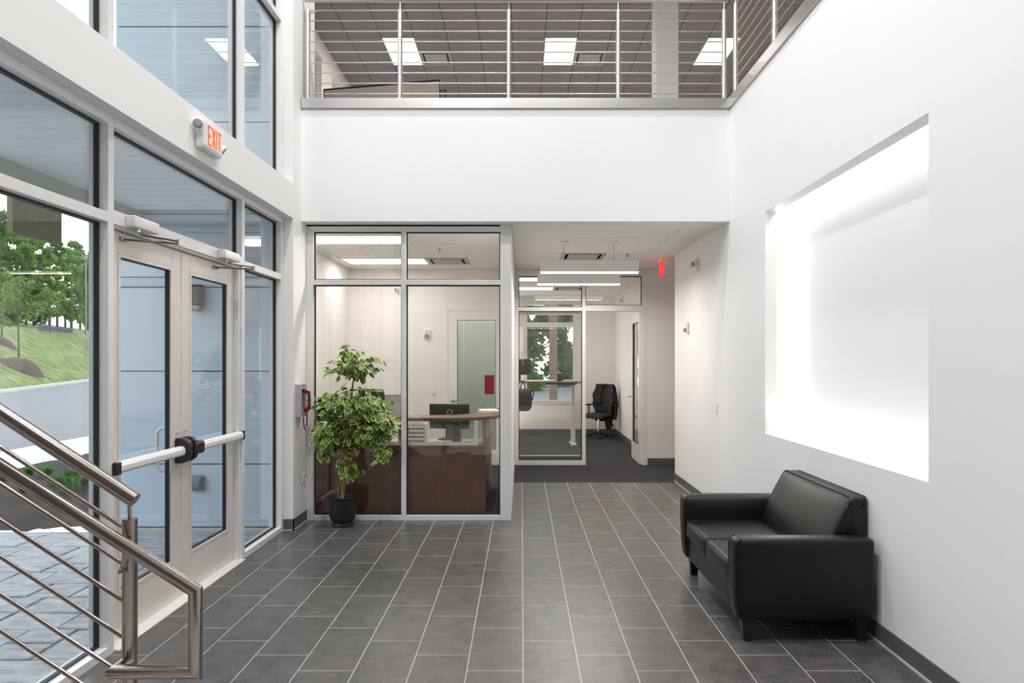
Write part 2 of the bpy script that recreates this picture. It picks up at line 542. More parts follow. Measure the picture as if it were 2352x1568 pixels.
# right wall with the recessed niche
NY0, NY1, NZ0, NZ1, XN = 3.7256, 6.224, 1.052, 3.015, 2.41
b = B()
XLIP = 2.266
b.box(XR, XLIP, -3.5, NY0, 0, Z2 - .01).box(XR, XLIP, NY1, YR, 0, Z2 - .01)
b.box(XR, XLIP, NY0, NY1, 0, NZ0).box(XR, XLIP, NY0, NY1, NZ1, Z2 - .01)
b.box(XN, 2.5, -3.5, YR, 0, Z2 - .01)
b.box(XLIP, XN, 3.3, 3.42, 0.7, 3.3).box(XLIP, XN, 6.46, 6.58, 0.7, 3.3)
b.box(XLIP, XN, 3.3, 6.58, 0.7, 0.82).box(XLIP, XN, 3.3, 6.58, 3.2, 3.3)
b.box(XLIP, XN, YR - 0.05, YR, 0, Z2 - .01)
wr = st(b.build('wall_right', WALL))
for nm, bb in (('led_strip', (2.285, 2.30, NY0 + .05, NY1, NZ1 + 0.035, NZ1 + 0.05)),
               ('led_strip', (2.285, 2.30, NY1 + 0.045, NY1 + 0.06, NZ0, NZ1)),
               ('led_strip', (2.285, 2.30, NY0 + .05, NY1, NZ0 - 0.05, NZ0 - 0.035))):
    box_obj(nm, bb, LED, wr)
# corridor / reception / office walls
st(box_obj('wall_corridor', (2.037, 4.3, YO, YO + 0.12, 0, 3.32), WALLW))
st(box_obj('wall_passage', (4.2, 4.32, YR, YO, 0, 3.32), WALLW))
st(B().box(2.5, 4.3, YR - 0.1, YR, 0, 3.32).build('wall_passage_front', WALLW))
st(box_obj('wall_partition', (-0.21, -0.111, YP + 0.10, YO + 0.1, 0, 3.32), WALLW))
b = B().box(-4.0, -1.19, 11.3, 11.4, 0, 3.32).box(-0.30, -0.21, 11.3, 11.4, 0, 3.32).box(-1.19, -0.30, 11.3, 11.4, 2.50, 3.32)
st(b.build('wall_reception_back', WALLW))
st(box_obj('wall_reception_side', (-2.90, -2.78, YE, 11.3, 0, 3.32), WALLW))
st(box_obj('wall_store_room', (-2.9, -0.2, 13.4, 13.5, 0, 3.32), GREENR))
OX0, OX1, OZ0, OZ1 = 0.07, 1.256, 0.715, 3.05
OW = 16.2
b = B().box(-2.2, OX0, OW, OW + .2, 0, 3.32).box(OX1, 2.3, OW, OW + .2, 0, 3.32).box(OX0, OX1, OW, OW + .2, 0, OZ0).box(OX0, OX1, OW, OW + .2, OZ1, 3.32)
st(b.build('wall_office_back', WALLW))
st(box_obj('wall_office_right', (2.17, 2.3, YO + .12, OW, 0, 3.32), WALLW))
st(box_obj('wall_office_left', (-2.2, -2.1, 11.4, OW, 0, 3.32), WALLW))
# upper floor shell
b = B()
WN = [(11.0, 13.2), (13.93, 15.4)]
ys = [YE] + [y for w in WN for y in w] + [16.4]
for i in range(0, len(ys), 2):
    b.box(-4.0, -3.76, ys[i], ys[i + 1], Z2, ZT)
for a, c in WN:
    b.box(-4.0, -3.76, a, c, Z2, 5.2).box(-4.0, -3.76, a, c, 7.37, ZT)
st(b.build('wall_upper_left', WALLW))
st(box_obj('wall_upper_back', (-4.0, 6.2, 16.3, 16.45, Z2, ZT), WALLW))
st(box_obj('wall_upper_right', (6.05, 6.2, -3.5, 16.4, Z2, ZT), WALLW))
st(box_obj('wall_upper_front', (-4.0, XO, 7.2, YE, 3.2, ZT), WALLW))
for i, (a, c) in enumerate(WN):
    w = setting('window_%d' % (6 + i))
    B().box(-3.98, -3.92, a, c, 5.2, 5.26).box(-3.98, -3.92, a, c, 7.31, 7.37).box(-3.98, -3.92, a, a + .06, 5.26, 7.31).box(-3.98, -3.92, c - .06, c, 5.26, 7.31).build('window_frame', ALU, w)
    box_obj('pane', (-3.957, -3.95, a + .06, c - .06, 5.26, 7.31), EXTG, w)

# column on the upper floor
st(B().box(2.115, 2.457, 11.0, 11.4, Z2, ZT).build('wall_column', WALL))

# lobby ceiling and upper ceiling of tiles
cu = setting('ceiling')
B().box(-5.75, 6.2, -3.65, 16.5, ZT + 0.022, ZT + 0.2).build('ceiling_deck', GRIDD, cu)
B().box(-5.75, 6.2, -3.65, 7.0, ZT, ZT + 0.022).build('ceiling_plaster', WALL, cu)
g = 0.61
um = B().box(0.006, g - 0.006, 0.006, g - 0.006, 0, 0.015)
LIT = {(i, j) for i in (-5, 0, 5) for j in (0, 1)}
VNT = {(-4, 1), (1, 1)}
first = None
for i in range(-8, 9):
    for j in range(-6, 6):
        if (i, j) in LIT or (i, j) in VNT:
            continue
        x, y = 0.435 + g * i, 13.1 + g * j
        if y < 9.5 or y > 16.0 or x > 5.8:
            continue
        if first is None:
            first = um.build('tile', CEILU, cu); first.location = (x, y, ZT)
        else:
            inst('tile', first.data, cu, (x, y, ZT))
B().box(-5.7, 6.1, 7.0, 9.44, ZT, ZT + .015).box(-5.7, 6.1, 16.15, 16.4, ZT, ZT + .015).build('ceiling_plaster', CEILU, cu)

def troffer(x0, x1, y0, y1, z, label, group, m):
    t = thing('ceiling_light', ((x0 + x1) / 2, (y0 + y1) / 2, z), label, 'light', group)
    b = B().box(x0, x1, y0, y0 + .02, z - .006, z + .03).box(x0, x1, y1 - .02, y1, z - .006, z + .03)
    b.box(x0, x0 + .02, y0 + .02, y1 - .02, z - .006, z + .03).box(x1 - .02, x1, y0 + .02, y1 - .02, z - .006, z + .03)
    b.build('light_frame', GRIDW, t)
    box_obj('diffuser', (x0 + .02, x1 - .02, y0 + .02, y1 - .02, z + .004, z + .018), m, t)
    return t
for i, lb in ((-5, 'square-edged lit panel in upper ceiling above the beige cubicle panel'), (0, 'lit panel in the middle of the upper ceiling beside the second vent'), (5, 'lit panel in the upper ceiling at the corner where two railings meet')):
    x = 0.435 + g * i
    troffer(x, x + g, 13.1, 13.1 + 2 * g, ZT, lb, 'upper ceiling light panels', PANELU)
def vent(x0, x1, y0, y1, z, label, group=None):
    t = thing('air_vent', ((x0 + x1) / 2, (y0 + y1) / 2, z), label, 'vent', group)
    b = B().box(x0, x1, y0, y0 + .05, z - .008, z + .012).box(x0, x1, y1 - .05, y1, z - .008, z + .012)
    b.box(x0, x0 + .05, y0 + .05, y1 - .05, z - .008, z + .012).box(x1 - .05, x1, y0 + .05, y1 - .05, z - .008, z + .012)
    b.build('vent_frame', VENTM, t)
    box_obj('vent_throat', (x0 + .05, x1 - .05, y0 + .05, y1 - .05, z + .006, z + .015), VENTD, t)
    box_obj('vent_plate', (x0 + .09, x1 - .09, y0 + .08, y1 - .08, z - .012, z - .004), VENTM, t)
    return t
vent(-2.005, -1.395, 13.71, 14.32, ZT, 'grey plaque vent beside the lit panel above the cubicle', 'upper ceiling vents')
vent(1.045, 1.655, 13.71, 14.32, ZT, 'grey plaque vent beside the middle upper light panel', 'upper ceiling vents')

def tiled_ceiling(name, x0, xs, x1, y0, ys, y1, z, skip, lx=0.61, ly=1.22):
    c = setting(name)
    box_obj('ceiling_grid', (x0, x1, y0, y1, z + 0.006, z + 0.10), GRIDW, c)
    i0 = math.floor((x0 - xs) / lx); i1 = math.ceil((x1 - xs) / lx)
    j0 = math.floor((y0 - ys) / ly); j1 = math.ceil((y1 - ys) / ly)
    for i in range(i0, i1):
        for j in range(j0, j1):
            a, bb = max(x0, xs + lx * i), min(x1, xs + lx * (i + 1))
            e, d = max(y0, ys + ly * j), min(y1, ys + ly * (j + 1))
            if bb - a < .05 or d - e < .05:
                continue
            segs = [(e, d)]
            for (sx0, sx1, sy0, sy1) in skip:
                if sx0 < bb - .02 and sx1 > a + .02:
                    ns = []
                    for (p, q) in segs:
                        if sy0 < q - .02 and sy1 > p + .02:
                            if sy0 - p > .05: ns.append((p, sy0))
                            if q - sy1 > .05: ns.append((sy1, q))
                        else:
                            ns.append((p, q))
                    segs = ns
            for (p, q) in segs:
                box_obj('tile', (a + .011, bb - .011, p + .011, q - .011, z, z + 0.02), CEILT, c)
    return c
tiled_ceiling('ceiling_corridor', -0.111, -0.05, 4.2, YE, 7.20, YO, ZC, [(0.56, 1.17, 9.64, 10.25)])
vent(0.56, 1.17, 9.64, 10.25, ZC, 'square air vent in corridor ceiling above the hanging light bars')
tiled_ceiling('ceiling_reception', -2.78, -2.62, -0.21, 7.56, 7.65, 11.3, ZC, [(-2.62, -1.40, 8.26, 8.87), (-2.62, -1.40, 10.12, 10.73), (-1.40, -0.79, 10.12, 10.73)])
troffer(-2.62, -1.40, 8.26, 8.87, ZC, 'bright long light panel at the top of the reception window', 'reception light panels', PANEL)
troffer(-2.62, -1.40, 10.12, 10.73, ZC, 'bright light panel deeper in the reception ceiling, beside a vent', 'reception light panels', PANEL)
vent(-1.40, -0.79, 10.12, 10.73, ZC, 'flat grey vent panel in the reception ceiling beside the light')
tiled_ceiling('ceiling_office', -2.1, -1.78, 2.17, YO + .114, 11.22, OW, ZC, [(-0.56, 0.66, 12.45, 13.06), (-0.56, 0.66, 14.1, 14.71), (.66, 1.27, 14.1, 14.71)])
troffer(-0.56, 0.66, 12.45, 13.06, ZC, 'light panel in the office ceiling just inside the glass', 'office light panels', PANEL)
troffer(-0.56, 0.66, 14.1, 14.71, ZC, 'light panel deeper in the office ceiling, above the standing desk', 'office light panels', PANEL)
vent(0.66, 1.27, 14.1, 14.71, ZC, 'pale air vent in the office ceiling beside the light panel')
troffer(-1.5, -.9, 12.1, 12.7, 3.095, 'added light panel brightening the small room behind the reception door', None, PANEL)  # unseen panel added to go with the store room fill
st(box_obj('ceiling_store_room', (-2.9, -.2, 11.4, 13.5, 3.1, 3.2), GREENR))

# downlights in the lobby ceiling
for i, (x, y) in enumerate(DOWNS):
    t = thing('downlight', (x, y, ZT), 'round recessed downlight high in the lobby ceiling', 'light', 'lobby downlights')
    B().lathe([(0.15, 0.0), (0.18, -0.012), (0.18, 0.02), (0.15, 0.02)], (x, y, ZT), 20).build('light_trim', WHITEP, t)
    B().lathe([(0.14, 0.004), (0.14, 0.014)], (x, y, ZT), 20).build('lens', LAMPB, t)

for x, lb in ((-1.3, 'added unseen downlight over the middle of the reception counter'), (-0.5, 'added unseen downlight over the curved end of the reception counter')):  # unseen fittings added to go with the reception fill lamps
    t = thing('downlight', (x, 7.93, ZC), lb, 'light')
    B().lathe([(0.08, 0.0), (0.10, -0.008), (0.10, 0.004), (0.08, 0.004)], (x, 7.93, ZC), 20).build('light_trim', WHITEP, t)
    B().lathe([(0.076, -.002), (0.076, 0.002)], (x, 7.93, ZC), 20).build('lens', LAMPB, t)
# baseboards
BH = 0.113
def baseb(name, b):
    st(box_obj(name, b, BASE))
baseb('baseboard_right', (XR - .009, XR, -3.5, YR, 0.012, BH))
st(box_obj('trim_2', (XR - .016, XR, -3.5, YR, 0.0, 0.012), GROUT))
baseb('baseboard_left', (XL, XL + .009, 7.007, YP, 0.012, BH))
st(B().box(XL, XL + .014, 7.002, YP, 0, 0.012).box(XF + .003, XL + .014, 7.002, 7.016, 0, 0.012).build('trim_3', GROUT))
baseb('baseboard_pier', (XF + .003, XL + .009, 7.007, 7.016, 0.012, BH))
baseb('baseboard_corridor', (2.04, 4.2, YO - .01, YO, 0, BH))
baseb('baseboard_corner', (XR - .009, 2.6, YR, YR + .009, 0, BH))
baseb('baseboard_office', (-2.1, 2.17, OW - .01, OW, 0, BH))
baseb('baseboard_office_right', (2.16, 2.17, 12.2, OW, 0, BH))
baseb('baseboard_reception', (-2.78, -1.19, 11.29, 11.3, 0, BH))

# brushed steel edge trims
st(B().box(-2.277, 2.14, 7.252, YB, 4.306, 4.41).box(-2.277, 2.14, 7.262, YE, 4.395, 4.41).build('trim_4', STEELF))
st(B().box(2.14, XR, -3.5, YB, 4.306, 4.41).box(2.15, 2.5, -3.5, YE, 4.395, 4.41).build('trim_5', STEELF))

# ================================================================== STOREFRONTS
def gasket_x(par, x, y0, y1, z0, z1, t=0.011):
    B().box(x - .014, x + .014, y0, y0 + t, z0, z1).box(x - .014, x + .014, y1 - t, y1, z0, z1).box(x - .014, x + .014, y0 + t, y1 - t, z0, z0 + t).box(x - .014, x + .014, y0 + t, y1 - t, z1 - t, z1).build('gasket', GASKET, par)
    box_obj('pane', (x - .004, x + .004, y0 + t, y1 - t, z0 + t, z1 - t), EXTG, par)
def gasket_y(par, y, x0, x1, z0, z1, t=0.011, m=None):
    B().box(x0, x0 + t, y - .012, y + .012, z0, z1).box(x1 - t, x1, y - .012, y + .012, z0, z1).box(x0 + t, x1 - t, y - .012, y + .012, z0, z0 + t).box(x0 + t, x1 - t, y - .012, y + .012, z1 - t, z1).build('gasket', GASKET, par)
    box_obj('pane', (x0 + t, x1 - t, y - .003, y + .003, z0 + t, z1 - t), m or CLEAR, par)

MY = [(2.70, 2.756), (4.044, 4.100), (5.981, 6.037), (6.953, 7.009)]
GX = -2.448
w1 = setting('window_1')                        # ground floor entrance wall
for a, c in MY:
    box_obj('mullion', (XO, XF, a, c, 0, ZH), ALU, w1, bevel=.002)
for i in range(3):
    a, c = MY[i][1], MY[i + 1][0]
    box_obj('head', (XO, XF, a, c, 3.067, ZH), ALU, w1, bevel=.002)
    box_obj('transom', (XO, XF, a, c, 2.4965, 2.555 if i != 1 else 2.578), ALU, w1, bevel=.002)
    gasket_x(w1, GX, a, c, 2.555 if i != 1 else 2.578, 3.067)
    if i != 1:
        box_obj('sill', (XO, XF, a, c, 0, 0.045), ALU, w1, bevel=.002)
        gasket_x(w1, GX, a, c, 0.045, 2.4965)
# black pocket line beside each mullion, towards the room
w2 = setting('window_2')                        # upper glazing
for a, c in MY:
    box_obj('mullion', (XO, XF, a, c, 3.466, ZT), ALU, w2, bevel=.002)
for i in range(3):
    a, c = MY[i][1], MY[i + 1][0]
    box_obj('transom', (XO, XF, a, c, 5.06, 5.115), ALU, w2, bevel=.002)
    box_obj('head', (XO, XF, a, c, ZT - .05, ZT), ALU, w2)
    box_obj('sill', (XO, XF, a, c, 3.466, 3.49), ALU, w2)
    gasket_x(w2, GX, a, c, 3.49, 5.06)
    gasket_x(w2, GX, a, c, 5.115, ZT - .05)

# entrance doors
def entrance_door(name, y0, y1, hinge_low):
    d = setting(name)
    X0, X1 = -2.487, -2.440
    sl, sr = (0.055 + .05, 0.125) if hinge_low else (0.125, 0.105)
    zt, zb = 2.35, 0.275
    b = B()
    box_obj('stile', (X0, X1, y0, y0 + sl, 0.012, 2.478), ALUD, d, bevel=.003)
    box_obj('stile', (X0, X1, y1 - sr, y1, 0.012, 2.478), ALUD, d, bevel=.003)
    box_obj('rail', (X0, X1, y0 + sl, y1 - sr, zt, 2.478), ALUD, d, bevel=.003)
    box_obj('rail', (X0, X1, y0 + sl, y1 - sr, 0.012, zb), ALUD, d, bevel=.003)
    # glazing bead standing a little proud
    t = .024
    B().box(X1 - .004, X1 + .003, y0 + sl, y0 + sl + t, zb, zt).box(X1 - .004, X1 + .003, y1 - sr - t, y1 - sr, zb, zt).box(X1 - .004, X1 + .003, y0 + sl + t, y1 - sr - t, zb, zb + t).box(X1 - .004, X1 + .003, y0 + sl + t, y1 - sr - t, zt - t, zt).build('glazing_bead', ALUD, d)
    gasket_x(d, (X0 + X1) / 2, y0 + sl + t * .9, y1 - sr - t * .9, zb + t * .9, zt - t * .9, .008)
    # push bar across the leaf
    z = 1.062
    bar = B().prism([(-2.415, z - .031), (-2.372, z - .031), (-2.362, z - .018), (-2.362, z + .012), (-2.375, z + .034), (-2.415, z + .034)], y0 - .03 if hinge_low else y0 + .075, y1 - .06 if hinge_low else y1 + .035, 'y').build('push_bar', ALU, d, bevel=.004)
    ye = y0 - .045 if hinge_low else y1 + .035
    B().box(-2.440, -2.358, ye - .012, ye + .05 if hinge_low else ye + .014, z - .036, z + .038).build('end_cap', BLACKP, bar, bevel=.006)
    yc = y1 - .055 if hinge_low else y0 + .05
    B().prism([(-2.440, z - .088), (-2.385, z - .088), (-2.350, z - .062), (-2.342, z - .02), (-2.342, z + .02), (-2.350, z + .062), (-2.385, z + .088), (-2.440, z + .088)], yc - .038, yc + .038 if hinge_low else yc + .01, 'y').build('latch_case', BLACKP, bar, bevel=.008)
    if not hinge_low:
        B().prism([(-2.430, z - .045), (-2.358, z - .045), (-2.352, z - .03), (-2.352, z + .03), (-2.36, z + .045), (-2.430, z + .045)], yc, yc + .13, 'y').build('latch_arm', BLACKP, bar, bevel=.005)
    for yy in (yc - .01,):
        B().lathe([(0.007, 0), (0.007, .012), (0.004, .016)], (0, 0, 0), 10).build('screw', CHROME, d, xf=Matrix.Translation((X1, yy, 1.19)) @ Matrix.Rotation(PI / 2, 4, 'Y'))
    # pull handle outside
    yh = y1 - .09 if hinge_low else y0 + .09
    B().tube([(X0, yh - .0, 1.22), (X0 - .05, yh, 1.22), (X0 - .075, yh, 1.195), (X0 - .075, yh, 0.945), (X0 - .05, yh, 0.92), (X0, yh, .92)], .012, 10).build('pull_handle', ALU, d, smooth=True)
    return d
entrance_door('door_1', 4.138, 5.028, True)
entrance_door('door_2', 5.034, 5.942, False)
w = setting('trim_6')                                 # door frame and threshold
B().box(XO, -2.400, 4.100, 4.134, 0, 2.4965).box(XO, -2.400, 5.946, 5.981, 0, 2.4965).box(XO, -2.402, 4.134, 5.946, 2.482, 2.4965).build('door_frame', ALU, w)
B().prism([(XO, 0), (XF + .03, 0), (XF + .03, .006), (-2.40, .012), (XO, .012)], 4.100, 5.981, 'y').build('threshold', ALU, w)

def closer(y0, label):
    t = thing('door_closer', (XF, y0, 2.53), label, 'door closer', 'door closers above the entrance doors')
    L = 0.285
    B().rbox((XF, y0, 2.502), (XF + .062, y0 + L, 2.572), .008, 2).build('closer_body', ALU, t, smooth=True)
    yk = y0 + .085
    B().lathe([(.014, 0), (.014, -.02), (.008, -.026)], (XF + .032, yk, 2.503), 12).build('spindle', CHROME, t)
    e = Vector((XF + .155, y0 + .34, 2.470))
    B().tube([(XF + .032, yk, 2.484), (XF + .05, yk + .03, 2.470), e], .0065, 8).build('arm', STEEL, t, smooth=True)
    B().tube([e + Vector((0, 0, -.014)), (-2.425, y0 + .08, 2.437)], .0065, 8).build('arm', STEEL, t, smooth=True)
    B().tube([e + Vector((0, 0, -.026)), e + Vector((0, 0, .014))], .011, 10).build('pivot', CHROME, t, smooth=True)
    box_obj('bracket', (-2.441, -2.428, y0 + .04, y0 + .115, 2.425, 2.45), STEEL, t)
closer(4.215, 'silver door closer with folding arm above the nearer entrance door')
closer(5.50, 'silver door closer with folding arm above the farther entrance door')

# reception glazing
w3 = setting('window_3')
D0, D1 = YP, YP + .114
box_obj('mullion', (-2.284, -2.211, D0, D1, 0, 3.119), ALU, w3, bevel=.002)
box_obj('mullion', (-1.277, -1.227, D0, D1, 0, 3.119), ALU, w3, bevel=.002)
box_obj('mullion', (-0.227, -0.111, D0, D1, 0, 3.135), ALU, w3, bevel=.002)
for a, c in ((-2.211, -1.277), (-1.227, -0.227)):
    box_obj('head', (a, c, D0, D1, 3.066, 3.119), ALU, w3, bevel=.002)
    box_obj('transom', (a, c, D0, D1, 2.500, 2.555), ALU, w3, bevel=.002)
    box_obj('sill', (a, c, D0, D1, 0, .052), ALU, w3, bevel=.002)
    gasket_y(w3, D0 + .057, a, c, 2.555, 3.066)
    gasket_y(w3, D0 + .057, a, c, .052, 2.500)
st(box_obj('trim_7', (-2.284, -0.111, D0 + .005, YE, 3.119, ZS), GASKET))

# office glazing at the end of the corridor
w4 = setting('window_4')
D0, D1 = YO, YO + .114
box_obj('mullion', (-0.111, -0.048, D0, D1, 0, 3.13), ALU, w4, bevel=.002)
box_obj('mullion', (0.981, 1.040, D0, D1, 0, 3.13), ALU, w4, bevel=.002)
box_obj('mullion', (1.953, 2.037, D0, D1, 0, 3.13), ALU, w4, bevel=.002)
box_obj('head', (-0.048, .981, D0, D1, 3.063, 3.13), ALU, w4)
box_obj('head', (1.04, 1.953, D0, D1, 3.063, 3.13), ALU, w4)
box_obj('transom', (-0.048, .981, D0, D1, 2.497, 2.559), ALU, w4)
box_obj('transom', (1.04, 1.953, D0, D1, 2.497, 2.589), ALU, w4)
box_obj('sill', (-0.048, .981, D0, D1, 0, .075), ALU, w4)
gasket_y(w4, D0 + .057, -0.048, .981, 2.559, 3.063)
gasket_y(w4, D0 + .057, 1.04, 1.953, 2.589, 3.063)
gasket_y(w4, D0 + .057, -0.048, .981, .075, 2.497)
st(box_obj('trim_8', (-0.111, 2.04, YO + .01, YO + .1, 3.13, ZC), WALLW))
d3 = setting('door_3')                                # open office door
xa, xb, ya, yb = 1.920, 1.965, YO + .06, YO + .90
box_obj('stile', (xa, xb, ya, ya + .11, .01, 2.48), ALUD, d3)
box_obj('stile', (xa, xb, yb - .11, yb, .01, 2.48), ALUD, d3)
box_obj('rail', (xa, xb, ya + .11, yb - .11, 2.33, 2.48), ALUD, d3)
box_obj('rail', (xa, xb, ya + .11, yb - .11, .01, .30), ALUD, d3)
gasket_x(d3, (xa + xb) / 2, ya + .11, yb - .11, .30, 2.33)
h = B().tube([(xb, yb - .06, 1.07), (xa - .07, yb - .06, 1.07), (xa - .075, yb - .17, 1.07)], .011, 8).build('door_handle', CHROME, d3, smooth=True)
for z in (.25, 1.25, 2.25):
    B().tube([(xb + .004, ya - .008, z - .05), (xb + .004, ya - .008, z + .05)], .007, 8).build('hinge', STEEL, d3)

# reception back door with glass lite
d4 = setting('door_4')
yd = 11.31
b = B()
box_obj('stile', (-1.19, -1.04, yd, yd + .045, .01, 2.5), WALLW, d4)
box_obj('stile', (-0.415, -0.30, yd, yd + .045, .01, 2.5), WALLW, d4)
box_obj('rail', (-1.04, -0.415, yd, yd + .045, 2.348, 2.5), WALLW, d4)
box_obj('rail', (-1.04, -0.415, yd, yd + .045, .01, .26), WALLW, d4)
gasket_y(d4, yd + .022, -1.04, -.415, .26, 2.348, .007, DARKG)
hb = B().lathe([(.033, 0), (.033, .012), (.02, .022), (.012, .05)], (0, 0, 0), 16).build('door_handle', CHROME, d4, smooth=True, xf=Matrix.Translation((-1.11, yd, 1.06)) @ Matrix.Rotation(PI / 2, 4, 'X'))
B().tube([(-1.11, yd - .045, 1.06), (-1.06, yd - .05, 1.062), (-.99, yd - .045, 1.058)], [.012, .011, .008], 8).build('lever', CHROME, hb, smooth=True)
tag(box_obj('notice', (-.596, -.44, 11.296, 11.305, 1.153, 1.46), REDN, bevel=.002), 'plain dark red notice fixed to the glass of the reception back door', 'notice')

# office outside window
w5 = setting('window_5')
ZM = H - (745 - CY) * OW / F
B().box(OX0, OX0 + .06, OW + .03, OW + .13, OZ0, OZ1).box(OX1 - .06, OX1, OW + .03, OW + .13, OZ0, OZ1).box(OX0 + .06, OX1 - .06, OW + .03, OW + .13, OZ0, OZ0 + .06).box(OX0 + .06, OX1 - .06, OW + .03, OW + .13, OZ1 - .06, OZ1).box(OX0 + .06, OX1 - .06, OW + .03, OW + .13, ZM - .06, ZM + .05).build('window_frame', ALU, w5)
box_obj('pane', (OX0 + .06, OX1 - .06, OW + .07, OW + .078, OZ0 + .06, ZM - .06), EXTG, w5)
box_obj('pane', (OX0 + .06, OX1 - .06, OW + .07, OW + .078, ZM + .05, OZ1 - .06), EXTG, w5)
B().box(OX0 - .02, OX1 + .02, OW - .025, OW + .03, OZ0 - .02, OZ0).build('window_sill', WALL, w5)

# ================================================================== RAILINGS
def railing_back():
    t = thing('guard_railing', (-0.05, 7.33, Z2), 'stainless balcony railing with horizontal rods facing the room above the white wall', 'railing')
    y = 7.33
    xs = [-2.233, -1.269, -.132, 1.010, 2.115]
    for x in xs:
        B().tube([(x, y, 4.405), (x, y, 5.355)], .0245, 14).build('post', STEELF, t, smooth=True)
        B().tube([(x, y, 5.355), (x, y, 5.44)], .0075, 8).build('post_pin', STEELB, t, smooth=True)
    for k in range(9):
        z = H + (CY - (24.2 + 23.9 * k)) * y / F
        for i in range(4):
            B().tube([(xs[i] + .02, y, z), (xs[i + 1] - .02, y, z)], .0062, 6).build('rod', STEELB, t, smooth=True)
    for i in range(4):
        a, c = xs[i] + .06, xs[i + 1] - .06
        B().tube([(a, y - .01, 4.408), (a + .006, y - .01, 4.42), (a + .02, y - .01, 4.427), (c - .02, y - .01, 4.427), (c - .006, y - .01, 4.42), (c, y - .01, 4.408)], .0062, 6).build('toe_rod', STEELB, t, smooth=True)
    B().tube([(xs[0] - .03, y, 5.462), (xs[-1] + .03, y, 5.462)], .025, 14).build('handrail', STEELB, t, smooth=True)
    B().tube([(xs[0] + .02, y - .01, 5.335), (xs[0] + .05, y - .03, 5.335), (xs[0] + .085, y - .03, 5.325), (xs[0] + .06, y - .03, 5.31), (xs[0] + .02, y - .02, 5.31)], .007, 6).build('bracket', STEELB, t, smooth=True)
railing_back()
def railing_right():
    x = 2.195
    t = thing('guard_railing', (x, 3.5, Z2), 'stainless balcony railing running along the top of the tall right wall', 'railing')
    ys = [7.20, 6.085, 4.97, 3.855, 2.74, 1.6, .5, -.6, -1.7, -2.8]
    for y in ys:
        B().tube([(x, y, 4.405), (x, y, 5.355)], .0245, 14).build('post', STEELF, t, smooth=True)
        B().tube([(x, y, 5.355), (x, y, 5.44)], .0075, 8).build('post_pin', STEELB, t, smooth=True)
    for k in range(9):
        z = H + (CY - (24.2 + 23.9 * k)) * 7.33 / F
        for i in range(len(ys) - 1):
            B().tube([(x, ys[i] - .02, z), (x, ys[i + 1] + .02, z)], .0062, 6).build('rod', STEELB, t, smooth=True)
    for i in range(len(ys) - 1):
        B().tube([(x - .01, ys[i] - .06, 4.412), (x - .01, ys[i] - .08, 4.427), (x - .01, ys[i + 1] + .08, 4.427), (x - .01, ys[i + 1] + .06, 4.412)], .0062, 6).build('toe_rod', STEELB, t, smooth=True)
    B().tube([(x, ys[0] + .03, 5.462), (x, ys[-1], 5.462)], .025, 14).build('handrail', STEELB, t, smooth=True)
railing_right()

YS = 2.5                                          # plane of the stair railing
def S(x, y, d=YS):
    return px(x, y, d)
SLOPE = 0.655
def stair_rail():
    p0 = S(298, 1190)
    t = thing('stair_railing', (p0.x, YS, 0), 'stainless stair railing with thick round top rail and looped grab rail', 'railing')
    XE = -3200
    def line(x0, y0, d=YS, xe=XE, sl=SLOPE):
        return [S(x0, y0, d), S(xe, y0 + (xe - x0) * sl, d)]
    B().tube(line(309.4, 1148.8), .0265, 24).build('top_rail', STEEL, t, smooth=True)
    for xp in (298, -430, -1160, -1890):
        yt = 1190 + (xp - 298) * SLOPE
        a = S(xp, yt)
        zb = 0.0 if xp == 298 else max(0.0, (-(a.x) - 1.45) * .655)
        B().tube([(a.x, YS, zb), a], .0252, 20).build('post', STEEL, t, smooth=True)
        B().tube([a, S(xp - 1, yt - 32)], .0066, 10).build('post_pin', STEEL, t, smooth=True)
    for k, y in enumerate((1218, 1302, 1386.5, 1470, 1556, 1640)):
        B().tube(line(294, y), .0078, 10).build('rod', STEEL, t, smooth=True)
    # grab rail with its closed return loop, in front of the posts
    d = 2.415
    top = S(449, 1356, d)
    bot = S(449, 1542, d)
    left = Vector((p0.x, d, bot.z))
    B().tube([S(XE, 1356 + (XE - 449) * .637, d), top, bot, left, Vector((left.x, YS, left.z))], .0238, 20).build('grab_rail', STEEL, t, smooth=True)
    a = S(298, 1306)
    B().tube([a + Vector((0, -.02, 0)), S(275, 1312, 2.44), S(279, 1305, 2.43), S(300, 1262, d + .0)], .0072, 10).build('bracket', STEEL, t, smooth=True)
stair_rail()
stc = setting('stair_flight')
for i in range(14):
    x = -1.42 - .28 * i
    z = .184 * (i + 1)
    B().box(x - .30, x, 1.15, 2.44, z - .04, z).box(x - .30, x - .275, 1.15, 2.44, z - .18, z - .04).build('tread', GROUT, stc)
B().prism([(-1.40, 0), (-1.40, .16), (-5.35, .16 + 3.95 * .655), (-5.35, 3.95 * .655 - .22), (-1.75, 0)], 2.44, 2.475, 'y').prism([(-1.40, 0), (-1.40, .16), (-5.35, .16 + 3.95 * .655), (-5.35, 3.95 * .655 - .22), (-1.75, 0)], 1.11, 1.15, 'y').build('stringer', WALL, stc)

